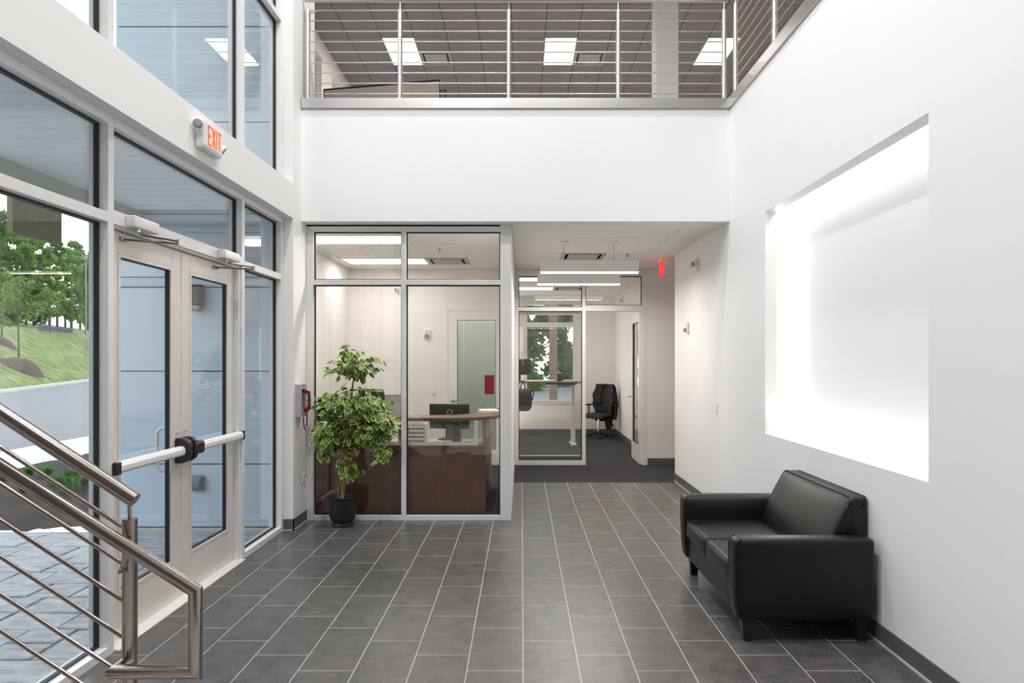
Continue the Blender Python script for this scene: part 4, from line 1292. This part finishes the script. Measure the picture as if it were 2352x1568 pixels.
def jacket(xf, seat, high):
    t = thing('jacket', xf.translation + Vector((0, .2, seat + high)), 'black jacket hung over the back of the office chair', 'jacket')
    def fn(q):
        k = (q.z - seat) / high
        w = .90 + .30 * math.sin(min(1, max(0, k)) * 2.4) - .36 * max(0, k - .45) ** 1.3
        fold = .012 * math.sin(q.x * 55) * (1 - k)
        return Vector((q.x * w + .02 * math.sin(q.z * 25), q.y + .09 * k * k - .06 * (q.x / .22) ** 2 + fold, q.z - (.10 if q.x > .05 and q.z < seat + .1 else 0)))
    B().rbox((-.245, .275, seat - .16), (.245, .315, seat + high + .02), .018, 12, fn=fn).build('jacket_back', JACKET, t, smooth=True, xf=xf)
    B().rbox((-.225, .185, seat + .22), (-.06, .222, seat + high + .02), .016, 8, fn=fn).build('jacket_front', JACKET, t, smooth=True, xf=xf)
    B().rbox((.08, .17, seat - .22), (.245, .222, seat + high + .02), .016, 10, fn=fn).build('jacket_front', JACKET, t, smooth=True, xf=xf)
    B().rbox((-.225, .185, seat + high - .005), (.225, .31, seat + high + .03), .016, 8, fn=fn).build('collar', JACKET, t, smooth=True, xf=xf)
    B().tube([xf @ Vector((.24, .25, seat + high - .12)), xf @ Vector((.31, .22, seat + .22)), xf @ Vector((.29, .20, seat - .10))], [.06, .055, .045], 10).build('sleeve', JACKET, t, smooth=True)
jacket(xf0, .50, .64)
office_chair((-1.78, 9.15, 0), math.radians(150), .58, 'tall black office chair with ribbed back behind the reception desk', high=.76, ribs=6)

# ================================================================== OFFICE
def standing_desk():
    Y0, Y1 = 13.85, 14.60
    t = thing('standing_desk', (.6, 14.2, 0), 'height adjustable standing desk raised in the glass fronted office', 'desk')
    B().box(-.75, 1.19, Y0, Y1, 1.245, 1.275).build('desk_top', WOODT, t, bevel=.004)
    B().box(.46, 1.10, Y0 + .1, Y1 - .1, 1.215, 1.245).build('top_frame', BLACKP, t)
    for x in (-.55, 1.04):
        B().box(x - .045, x + .045, 14.15, 14.25, .03, .72).build('leg', ALU, t, bevel=.004)
        B().box(x - .035, x + .035, 14.16, 14.24, .72, 1.215).build('leg_column', ALU, t, bevel=.004)
        B().rbox((x - .06, 13.9, .003), (x + .06, 14.5, .035), .01, 2).build('foot', ALU, t, smooth=True)
standing_desk()
def cup():
    c = Vector((.755, 14.1, 1.275))
    t = thing('travel_cup', c, 'dark insulated cup with straw standing on the raised office desk', 'cup')
    B().lathe([(.032, 0), (.036, .004), (.040, .06), (.050, .15), (.050, .165)], c, 20).build('cup_body', BLACKP, t, smooth=True)
    B().lathe([(.053, .160), (.053, .172), (.045, .180), (.0, .182)], c, 20).build('cup_lid', VENTM, t, smooth=True)
    B().tube([c + Vector((.0, 0, .17)), c + Vector((-.012, 0, .225))], .005, 8).build('straw', PAPER, t)
cup()
paper_stack('paper_stack', (1.02, 14.15, 1.2755), .2, .30, .30, 3, 'loose papers piled on the right end of the raised office desk')
paper_stack('paper_stack', (.38, 14.12, 1.2755), -.1, .55, .38, 2, 'wide white sheets spread on the raised office desk left of the cup')
monitor((-.06, 14.2, 1.276), math.radians(4), .50, .32, 'dark monitor on the raised office desk at the left window edge')
def cabinet():
    t = thing('wall_cabinet', (-.55, 15.9, 2.0), 'cream upper cabinet on the office back wall beside the window', 'cabinet')
    B().box(-1.1, .055, 15.86, OW, 1.72, 2.46).build('carcass', WALLW, t)
    for x0, x1 in ((-1.09, -.53), (-.52, .05)):
        d = B().box(x0, x1, 15.842, 15.86, 1.73, 2.45).build('cabinet_door', WALLW, t, bevel=.003)
        B().tube([(x1 - .04, 15.83, 1.76), (x1 - .04, 15.83, 1.88)], .005, 6).build('handle', STEEL, d)
cabinet()
def backpack():
    c = Vector((.04, 13.752, .72))
    t = thing('backpack', c + Vector((0, 0, .52)), 'dark backpack hanging by its strap from the edge of the raised office desk', 'bag')
    B().rbox(c + Vector((-.17, -.07, 0)), c + Vector((.15, .08, .40)), .07, 8, (.015, .03, .02)).build('bag_body', BACKPK, t, smooth=True)
    B().rbox(c + Vector((-.12, -.12, .03)), c + Vector((.10, -.06, .22)), .03, 6).build('front_pocket', BACKPK, t, smooth=True)
    B().tube([c + Vector((-.06, .04, .38)), c + Vector((-.05, .03, .50)), c + Vector((-.02, .09, .535)), c + Vector((.02, .04, .50)), c + Vector((.03, .04, .38))], .011, 8).build('strap', BACKPK, t, smooth=True)
    B().tube([c + Vector((.12, .0, .35)), c + Vector((.17, -.02, .38)), c + Vector((.20, -.02, .34)), c + Vector((.17, 0, .20))], .012, 8).build('strap', BACKPK, t, smooth=True)
backpack()
def blind():
    x0, x1, y = -.035, .968, YO + .16
    t = thing('window_blind', ((x0 + x1) / 2, y, 2.47), 'open mini blind with thin level slats behind the office glass', 'blind')
    box_obj('head_rail', (x0, x1, y - .014, y + .014, 2.44, 2.49), WALLW, t)
    me = None
    z = .16
    sm = B().box(-.5, .5, -.0125, .0125, -.0005, .0005)
    k = 0
    while z < 2.43:
        if me is None:
            o = sm.build('slat', WALLW, t); me = o.data
            o.location = ((x0 + x1) / 2, y, z); o.rotation_euler = (math.radians(-4), 0, 0)
        else:
            inst('slat', me, t, ((x0 + x1) / 2, y, z), (math.radians(-4), 0, 0))
        z += .0235
    box_obj('bottom_rail', (x0, x1, y - .012, y + .012, .125, .145), WALLW, t)
    B().tube([(x0 + .05, y - .02, 2.44), (x0 + .055, y - .02, 1.62)], .004, 6).build('wand', PAPER, t)
blind()

# upper floor cubicle panel
def cubicle():
    t = thing('cubicle_panel', (-2.1, 10.65, Z2), 'beige fabric cubicle partition with dark trim on the upper floor', 'partition')
    a, b2 = px(745, 197, 10.82), px(1012, 188.5, 10.45)
    d = Vector((b2.x - a.x, b2.y - a.y, 0)); L = d.length; an = math.atan2(d.y, d.x)
    zt = 5.86
    xf = Matrix.Translation((a.x, a.y, 0)) @ Matrix.Rotation(an, 4, 'Z')
    B().box(.012, L - .012, -.025, .025, Z2 + .05, zt - .015).build('fabric_panel', CUBE, t, xf=xf)
    B().box(0, L, -.032, .032, zt - .015, zt + .008).box(0, .012, -.03, .03, Z2, zt - .015).box(L - .012, L, -.03, .03, Z2, zt - .015).build('panel_trim', BLACKP, t, xf=xf)
    B().box(L, L + .09, -.02, .02, 5.70, 5.715).box(L + .078, L + .09, -.02, .02, Z2, 5.70).build('end_bracket', BLACKP, t, xf=xf)
cubicle()

# ================================================================== OUTSIDE: BUILDING WING AND CANOPY
wing = setting('wall_wing')
YW, XW = 7.03, -4.06
box_obj('sheathing', (XW + .02, XO - .002, YW + .012, 7.2, 0, 8.2), SIDEDK, wing)
zs = [.03, .66, 1.59, 2.43, 2.53, 3.165, 4.085, 5.04, 5.99, 6.94, 7.9]
for i in range(len(zs) - 1):
    pr = .012 if (zs[i], zs[i + 1]) == (2.43, 2.53) else 0
    box_obj('panel', (XW, XO - .001, YW - pr, YW + .014, zs[i] + .006, zs[i + 1] - .006), SIDING, wing)
box_obj('panel', (XW, XW + .02, YW + .014, 7.6, .03, 8.0), SIDING, wing)
st(box_obj('trim_9', (XW, XO - .001, YW - .02, YW, -.02, .022), CONC))
can = setting('canopy')
XE, ZSO = -3.79, 3.18
box_obj('roof_deck', (XE - .1, XO, 0.6, YW - .002, ZSO + .03, ZSO + .20), FASCIA, can)
pw = .203
me = None
y = .62
while y + pw < YW:
    if me is None:
        o = B().box(XE, XO - .002, .004, pw - .004, ZSO, ZSO + .018).build('plank', SOFFIT, can); me = o.data
        o.location = (0, y, 0)
    else:
        inst('plank', me, can, (0, y, 0))
    y += pw
box_obj('fascia_beam', (XE - .10, XE, .6, YW - .002, 3.072, ZSO + .20), FASCIA, can)
sg = thing('hanging_sign', (XE - .05, 5.55, 2.85), 'olive board sign hanging under the porch edge outside the glass', 'sign')
for i in range(4):
    a = 5.265 + .142 * i
    box_obj('board', (XE - .07, XE - .03, a, a + .139, 2.655, 3.048), OLIVE, sg)
box_obj('backing', (XE - .075, XE - .07, 5.27, 5.825, 2.66, 3.048), OLIVE, sg)

t = thing('wall_lamp', (-3.24, YW, 2.33), 'dark box wall lamp on the blue grey siding seen through the right door', 'lamp')
B().rbox((-3.315, YW - .10, 2.245), (-3.165, YW, 2.45), .02, 3).build('lamp_body', BRONZE, t, smooth=True)
B().rbox((-3.30, YW - .095, 2.19), (-3.18, YW - .02, 2.25), .02, 3).build('lamp_lens', LENS, t, smooth=True)
t = thing('weather_outlet', (-3.24, YW, .475), 'grey weatherproof outlet box low on the siding outside the door', 'outlet')
B().rbox((-3.31, YW - .05, .40), (-3.175, YW, .55), .014, 3).build('outlet_cover', POLE, t, smooth=True)
B().rbox((-3.29, YW - .062, .42), (-3.195, YW - .045, .53), .008, 2).build('outlet_lid', POLE, t, smooth=True)

# ================================================================== OUTSIDE: PAVING, BED, ROAD, HILL
pv = setting('paving')
box_obj('paver_bed', (-7.7, XO, -2.0, 6.985, -.12, -.014), SLATEJ, pv)
RP = random.Random(5)
y = 2.0
row = 0
def paver(x0, x1, y0, y1):
    g = .0035
    z = RP.uniform(-.004, .004)
    def j(): return RP.uniform(-.003, .003)
    pts = [(x0 + g + j(), y0 + g + j()), (x1 - g + j(), y0 + g + j()), (x1 - g + j(), y1 - g + j()), (x0 + g + j(), y1 - g + j())]
    cx, cy = (x0 + x1) / 2, (y0 + y1) / 2
    b = B()
    inn = [(cx + (a - cx) * .95, cy + (c - cy) * .93) for a, c in pts]
    vs = [(a, c, -.03) for a, c in pts] + [(a, c, z - .006) for a, c in pts] + [(a, c, z + RP.uniform(-.002, .003)) for a, c in inn]
    fs = [(0, 1, 5, 4), (1, 2, 6, 5), (2, 3, 7, 6), (3, 0, 4, 7), (4, 5, 9, 8), (5, 6, 10, 9), (6, 7, 11, 10), (7, 4, 8, 11), (8, 9, 10, 11)]
    b.add(vs, fs)
    b.build('paver', SLATE, pv)
while y < 6.96:
    hh = RP.choice([.30, .30, .46])
    y1 = min(y + hh, 6.97)
    if 6.97 - y1 < .15: y1 = 6.97
    x = XO - .002
    while x > -5.7:
        ww = RP.choice([.30, .46, .46, .61])
        if hh == .46 and ww == .30 and RP.random() < .6:
            paver(x - ww, x, y, (y + y1) / 2); paver(x - ww, x, (y + y1) / 2, y1)
        else:
            paver(x - ww, x, y, y1)
        x -= ww
    y = y1
st(box_obj('paving_far', (-7.7, -5.72, -2.0, 6.97, -.1, -.004), SLATE))

def bed_h(x, y):
    u = min(1, max(0, (y - 6.985) / 1.2)) * min(1, max(0, (-4.08 - x) / .5)) * min(1, max(0, (x + 7.72) / .9))
    return .02 + .20 * u + .035 * mnoise.noise((x * 2.2, y * 2.2, 0)) + .02 * mnoise.noise((x * 9, y * 9, 3))
b = B()
nx, ny = 60, 150
for i in range(nx + 1):
    for j in range(ny + 1):
        x = -7.72 + (7.72 - 4.08) * i / nx; yy = 6.985 + 11.0 * j / ny
        b.v.append((x, yy, bed_h(x, yy)))
for i in range(nx):
    for j in range(ny):
        k = i * (ny + 1) + j
        b.f.append((k, k + ny + 1, k + ny + 2, k + 1)); b.m.append(0)
st(b.build('planting_bed', MULCH, smooth=True))
sw = setting('sidewalk')
for i in range(20):
    box_obj('slab', (-9.7, -7.73, -6 + 1.5 * i + .008, -6 + 1.5 * (i + 1) - .008, -.1, 0.0), CONC, sw)
st(box_obj('road', (-140, -9.7, -60, 160, -.3, -.05), ASPH))
st(box_obj('ground_back', (-4, 30, 16.9, 60, -.3, -.03), ASPH))
st(box_obj('ground_base', (-9.7, -7.7, 24, 60, -.3, -.02), CONC))

C0 = Vector((-27.4, 36.9, 0)); CN = Vector((-.930, -.367, 0)); CT = Vector((-.367, .930, 0))
def hill_h(x, y):
    tt = (Vector((x, y, 0)) - C0).dot(CN)
    if tt < 0: return -.05
    ss = (Vector((x, y, 0)) - C0).dot(CT)
    k = max(.3, min(.9, .55 + .003 * (ss - 27.8)))
    h = .12 + k * (tt if tt < 8 else 8 + .18 * (tt - 8))
    return h + .10 * mnoise.noise((x * .15, y * .15, 1)) * min(1, tt)
b = B()
TS = [0.0, .35, .8, 1.5, 2.2, 3, 4, 5, 6, 7, 8, 9, 10, 11, 13, 16, 22, 40, 80]
SS = [-70 + 2.0 * i for i in range(86)]
for s_ in SS:
    for tt in TS:
        p = C0 + CT * s_ + CN * (tt + .3)
        b.v.append((p.x, p.y, hill_h(p.x, p.y) if tt > 0 else .09))
nt = len(TS)
for i in range(len(SS) - 1):
    for j in range(nt - 1):
        k = i * nt + j
        b.f.append((k, k + nt, k + nt + 1, k + 1)); b.m.append(0)
lawn = b.build('lawn', GRASS, smooth=True)
lawn['kind'] = 'structure'
def curb():
    c = setting('curb')
    for i in range(40):
        s0 = -40 + 3.0 * i
        a, e = C0 + CT * (s0 + .01), C0 + CT * (s0 + 2.99)
        q = [a, e, e + CN * .32, a + CN * .32]
        B().add([(v.x, v.y, -.06) for v in q] + [(v.x, v.y, .12) for v in q], [(0, 1, 5, 4), (1, 2, 6, 5), (2, 3, 7, 6), (3, 0, 4, 7), (4, 5, 6, 7)]).build('curb_stone', CONC, c)
curb()
def ground_hit(x, y):
    """Where the sight line through photo pixel (x, y) meets the lawn."""
    d = 30.0
    while d < 140:
        p = px(x, y, d)
        if hill_h(p.x, p.y) >= p.z and hill_h(p.x, p.y) > 0:
            return p
        d += .1
    return px(x, y, 70)

def foliage_mesh(name, seed, blobs, n, size, m):
    """Many small leaf sprays spread through a set of blobs, one joined mesh."""
    R = random.Random(seed)
    V, Fc = [], []
    wts = [bb[3] ** 2 for bb in blobs]
    for i in range(n):
        x, y, z, r = R.choices(blobs, wts)[0]
        v = Vector((R.gauss(0, 1), R.gauss(0, 1), R.gauss(0, 1))).normalized() * r * (R.random() ** .45)
        p = Vector((x, y, z)) + Vector((v.x, v.y, v.z * .8))
        a = Vector((R.gauss(0, 1), R.gauss(0, 1), R.gauss(0, .6))).normalized()
        c = a.cross(Vector((R.gauss(0, 1), R.gauss(0, 1), R.gauss(0, 1)))).normalized()
        s_ = size * R.uniform(.6, 1.3)
        k = len(V)
        V += [tuple(p - a * s_), tuple(p + c * s_ * .55), tuple(p + a * s_), tuple(p - c * s_ * .55)]
        Fc.append((k, k + 1, k + 2, k + 3))
    me = bpy.data.meshes.new(name)
    me.from_pydata(V, [], Fc)
    me.materials.append(m)
    return me
def trunk_mesh(name, seed, h, r, crown0):
    R = random.Random(seed)
    b = B()
    pts = [(0, 0, -.3)]
    x = y = 0
    for i in range(1, 7):
        x += R.uniform(-.03, .03) * h * .15; y += R.uniform(-.03, .03) * h * .15
        pts.append((x, y, h * .92 * i / 6))
    b.tube(pts, [r * (1 - .8 * i / 6) for i in range(7)], 8)
    for i in range(9):
        z = R.uniform(crown0, h * .85); a = R.uniform(0, 2 * PI); L = R.uniform(.12, .24) * h
        b.tube([(x * z / h, y * z / h, z), (math.cos(a) * L * .5, math.sin(a) * L * .5, z + L * .3), (math.cos(a) * L, math.sin(a) * L, z + L * .55)], [r * .35, r * .22, r * .06], 5)
    me = b.build('trunk', BARK, smooth=True)
    d = me.data
    bpy.data.objects.remove(me)
    return d
def crown(seed, h, w, z0, n):
    R = random.Random(seed)
    out = []
    for i in range(n):
        z = R.uniform(z0, h * .95)
        k = (z - z0) / (h - z0)
        ww = w * (.55 + .6 * math.sin(min(1, k + .18) * PI * .8)) * .62
        a = R.uniform(0, 2 * PI)
        q = R.uniform(.2, 1) * ww
        out.append((math.cos(a) * q, math.sin(a) * q, z, R.uniform(.7, 1.25) * w * .30))
    return out
BIG = []
for s_, (h, w, z0, m) in enumerate([(16, 3.1, 2.2, LEAFD), (14, 3.1, 1.8, LEAFM), (17, 2.5, 5.0, LEAFM), (11, 3.2, .9, LEAFD), (13, 2.6, 2.2, LEAFL)]):
    BIG.append((foliage_mesh('foliage', 20 + s_, crown(40 + s_, h, w, z0, 26), 3900, .26, m), trunk_mesh('trunk', 60 + s_, h, .22, z0)))
def tree(me, tk, p, sc, rz, label, group, name='tree'):
    t = thing(name, p, label, 'tree', group)
    for nm, mm in (('trunk', tk), ('foliage', me)):
        o = bpy.data.objects.new(nm, mm)
        COL.objects.link(o)
        o.parent = t
        if nm == 'foliage': o['kind'] = 'stuff'
    t.scale = (sc, sc, sc); t.rotation_euler = (0, 0, rz)
    return t
RT = random.Random(3)
KINDS = ['tall dark green tree behind the bank', 'broad mid green tree behind the bank', 'tall thin tree behind the bank', 'low bushy dark tree behind the bank', 'pale yellow green tree behind the bank']
ORD = ['first', 'second', 'third', 'fourth', 'fifth', 'sixth', 'seventh', 'eighth', 'ninth', 'tenth', 'eleventh', 'twelfth', 'thirteenth', 'fourteenth', 'fifteenth', 'sixteenth']
# picture column, distance, kind, top of the crown in picture rows
ORD = ['first', 'second', 'third', 'fourth', 'fifth', 'sixth', 'seventh', 'eighth', 'ninth', 'tenth', 'eleventh', 'twelfth', 'thirteenth', 'fourteenth', 'fifteenth', 'sixteenth']
# picture column, kind, top of the crown in picture rows
spots = [(4, 0, 475), (24, 3, 560), (40, 1, 505), (60, 0, 525), (78, 3, 585), (96, 2, 520), (114, 4, 560), (132, 2, 545), (150, 4, 600), (164, 1, 565), (184, 2, 550), (202, 3, 580), (218, 1, 555), (236, 0, 560)]
TH = [16, 14, 17, 11, 13]
TR = [3.3, 3.3, 2.8, 3.4, 2.9]
placed = []
def plant(x, k, ty, d0):
    """First distance along this sight line where the crown clears its neighbours."""
    d = d0
    while True:
        p = px(x, CY, d)
        p.z = hill_h(p.x, p.y) - .1
        sc = max(.5, (H + (CY - ty) * d / F - p.z) / TH[k])
        if d > d0 + 110 or all((Vector((p.x, p.y)) - q).length > .80 * (TR[k] * sc + r) for q, r in placed):
            placed.append((Vector((p.x, p.y)), TR[k] * sc))
            return p, sc
        d += 1.0
for i, (x, k, ty) in enumerate(spots):
    p, sc = plant(x, k, ty, 80 if x < 150 else 112)
    tree(BIG[k][0], BIG[k][1], p, sc, RT.uniform(0, 6.28), KINDS[k] + ', ' + ORD[i] + ' from left picture edge', 'trees behind the bank')
for i, (x, k, ty) in enumerate([(-28, 3, 560), (-60, 1, 500), (-100, 3, 540), (-140, 0, 470), (-185, 1, 520), (-230, 3, 540), (290, 0, 540)]):
    p, sc = plant(x, k, ty, 84)
    tree(BIG[k][0], BIG[k][1], p, sc, RT.uniform(0, 6.28), 'further tree of the wood beyond what the glass shows', 'trees of the wood outside the view')
for i, (x, d, k, sc, lb) in enumerate([(-3.2, 45, 0, .8, 'tall dark tree at the left of the office window view'), (.4, 40, 3, .75, 'bushy dark tree left of the brick pier seen through the office window'), (-.4, 53, 1, .95, 'broad green tree behind the brick pier across the road'),
                                   (2.9, 47, 3, 1.1, 'high leafy dark tree close to the right of the brick pier'), (6.4, 37, 3, .7, 'bushy dark tree right of the brick pier seen through the office window'), (7.2, 54, 0, .9, 'tall dark tree at the right of the office window view')]):
    tree(BIG[k][0], BIG[k][1], (x, d, -.9 if k == 3 else -.1), sc, RT.uniform(0, 6.28), lb, 'trees behind the office window')
YF = foliage_mesh('foliage', 90, crown(91, 5.0, 1.35, 2.1, 22), 800, .13, LEAFL)
YT = trunk_mesh('trunk', 92, 5.2, .055, 2.2)
for (x, y_, lb) in ((43, 838, 'young staked tree standing in the large mulch mound'), (4, 785, 'young tree at the left edge of the lawn, higher up the bank'), (115, 765, 'small young tree at the top of the bank before the blue fence')):
    p = ground_hit(x, y_)
    sc = {43: 1.25, 4: 1.2, 115: 1.0}[x]
    tree(YF, YT, p, sc, RT.uniform(0, 6), lb, 'young trees on the lawn', 'young_tree')
def mound(x, y_, r, hh, label):
    p = ground_hit(x, y_)
    b = B()
    for i in range(9):
        for j in range(28):
            a = 2 * PI * j / 28; q = r * i / 8 * (1 + .12 * math.sin(3 * a + x))
            X, Y = p.x + math.cos(a) * q, p.y + math.sin(a) * q
            k = 1 - (i / 8) ** 2
            hc = hill_h(p.x, p.y)
            b.v.append((X, Y, hill_h(X, Y) * (1 - .75 * k) + hc * .75 * k - .04 + hh * k ** .8 + .08 * mnoise.noise((X * 3, Y * 3, 5)) * k))
    for i in range(8):
        for j in range(28):
            q = (j + 1) % 28
            b.f.append((i * 28 + j, (i + 1) * 28 + j, (i + 1) * 28 + q, i * 28 + q)); b.m.append(0)
    tag(b.build('mulch_mound', MULCHB, smooth=True), label, 'mulch', 'mulch mounds')
mound(48, 848, 1.35, .80, 'large brown mulch mound around the nearer young tree')
mound(2, 788, 1.1, .50, 'small brown mulch mound around the young tree higher up the bank')
def street_lamp():
    p = ground_hit(197, 768)
    d = p.y
    t = thing('street_lamp', p, 'tall grey street lamp pole with a curved arm behind the lawn', 'street lamp')
    top = px(197, 600, d)
    B().tube([p + Vector((0, 0, -.2)), top], [.13, .09], 12).build('pole', POLE, t, smooth=True)
    pts = [top + Vector((0, 0, -.1))] + [px(197 - 20 * k, 600 - 12 * math.sin(k * PI / 2), d) for k in (.15, .4, .7, 1.0)] + [px(158, 588, d), px(150, 592, d)]
    B().tube(pts, .05, 8).build('lamp_arm', POLE, t, smooth=True)
    e = px(150, 592, d)
    B().rbox(e + Vector((-.45, -.15, -.12)), e + Vector((.1, .15, .06)), .06, 3).build('lamp_head', POLE, t, smooth=True)
street_lamp()
def fence():
    a = ground_hit(88, 757); c = ground_hit(168, 762)
    t = thing('picket_fence', a, 'low slate blue fence at the top of the grassy bank', 'fence')
    d = c - a; n = 34
    for i in range(n):
        p = a + d * (i / n)
        p.z = hill_h(p.x, p.y)
        B().box(p.x - .055, p.x + .055, p.y - .02, p.y + .02, p.z - .1, p.z + .48 + .10 * math.sin(i * .35)).build('picket', BLUEF, t)
    B().tube([a + Vector((0, .05, .36)), c + Vector((0, .05, .36))], .04, 6).build('fence_rail', BLUEF, t)
fence()
def tuft(x, y_, s, label, group='grassy plants in the bed'):
    s *= .62
    d = 7.2
    while d < 17:
        p = px(x, y_, d)
        if bed_h(p.x, p.y) >= p.z: break
        d += .02
    R = random.Random(x)
    b = B()
    for i in range(70):
        a = R.uniform(0, 2 * PI); L = s * R.uniform(.6, 1.1); q = R.uniform(0, .35) * s
        o = Vector((p.x + math.cos(a) * q, p.y + math.sin(a) * q, bed_h(p.x, p.y) - .01))
        dr = Vector((math.cos(a), math.sin(a), 0)); sd = Vector((-dr.y, dr.x, 0)) * .009
        k = R.uniform(.25, .8)
        m1 = o + dr * L * .35 * k + Vector((0, 0, L * .7)); e = o + dr * L * k + Vector((0, 0, L * (.95 - .3 * k)))
        b.add([o - sd, o + sd, m1 + sd, m1 - sd, e], [(0, 1, 2, 3), (3, 2, 4)])
    tag(b.build('lily_tuft', TUFT), label, 'plant', group)
for (x, y_, s, lb) in ((103, 1097, .30, 'green leafy tuft in the dark bed, left of the middle tuft'), (126, 1116, .28, 'lush green tuft in the dark bed beside its left neighbour'), (168, 1102, .30, 'broad green tuft higher in the dark bed near the window post'), (160, 1128, .34, 'long bladed tuft lower in the dark bed near the window post'),
                       (196, 1113, .20, 'small thin tuft in the dark bed close to the window post'), (2, 1105, .28, 'green tuft at the left picture edge in the bed'), (54, 1130, .20, 'sparse small tuft low in the bed behind the grab rail'), (66, 1090, .2, 'small pale tuft behind the stair rods in the bed')):
    tuft(x, y_, s, lb)
# porch pier beyond the office window
st(box_obj('porch_pier', (.80, 1.02, 20.0, 20.3, -.05, 3.6), BRICKC))
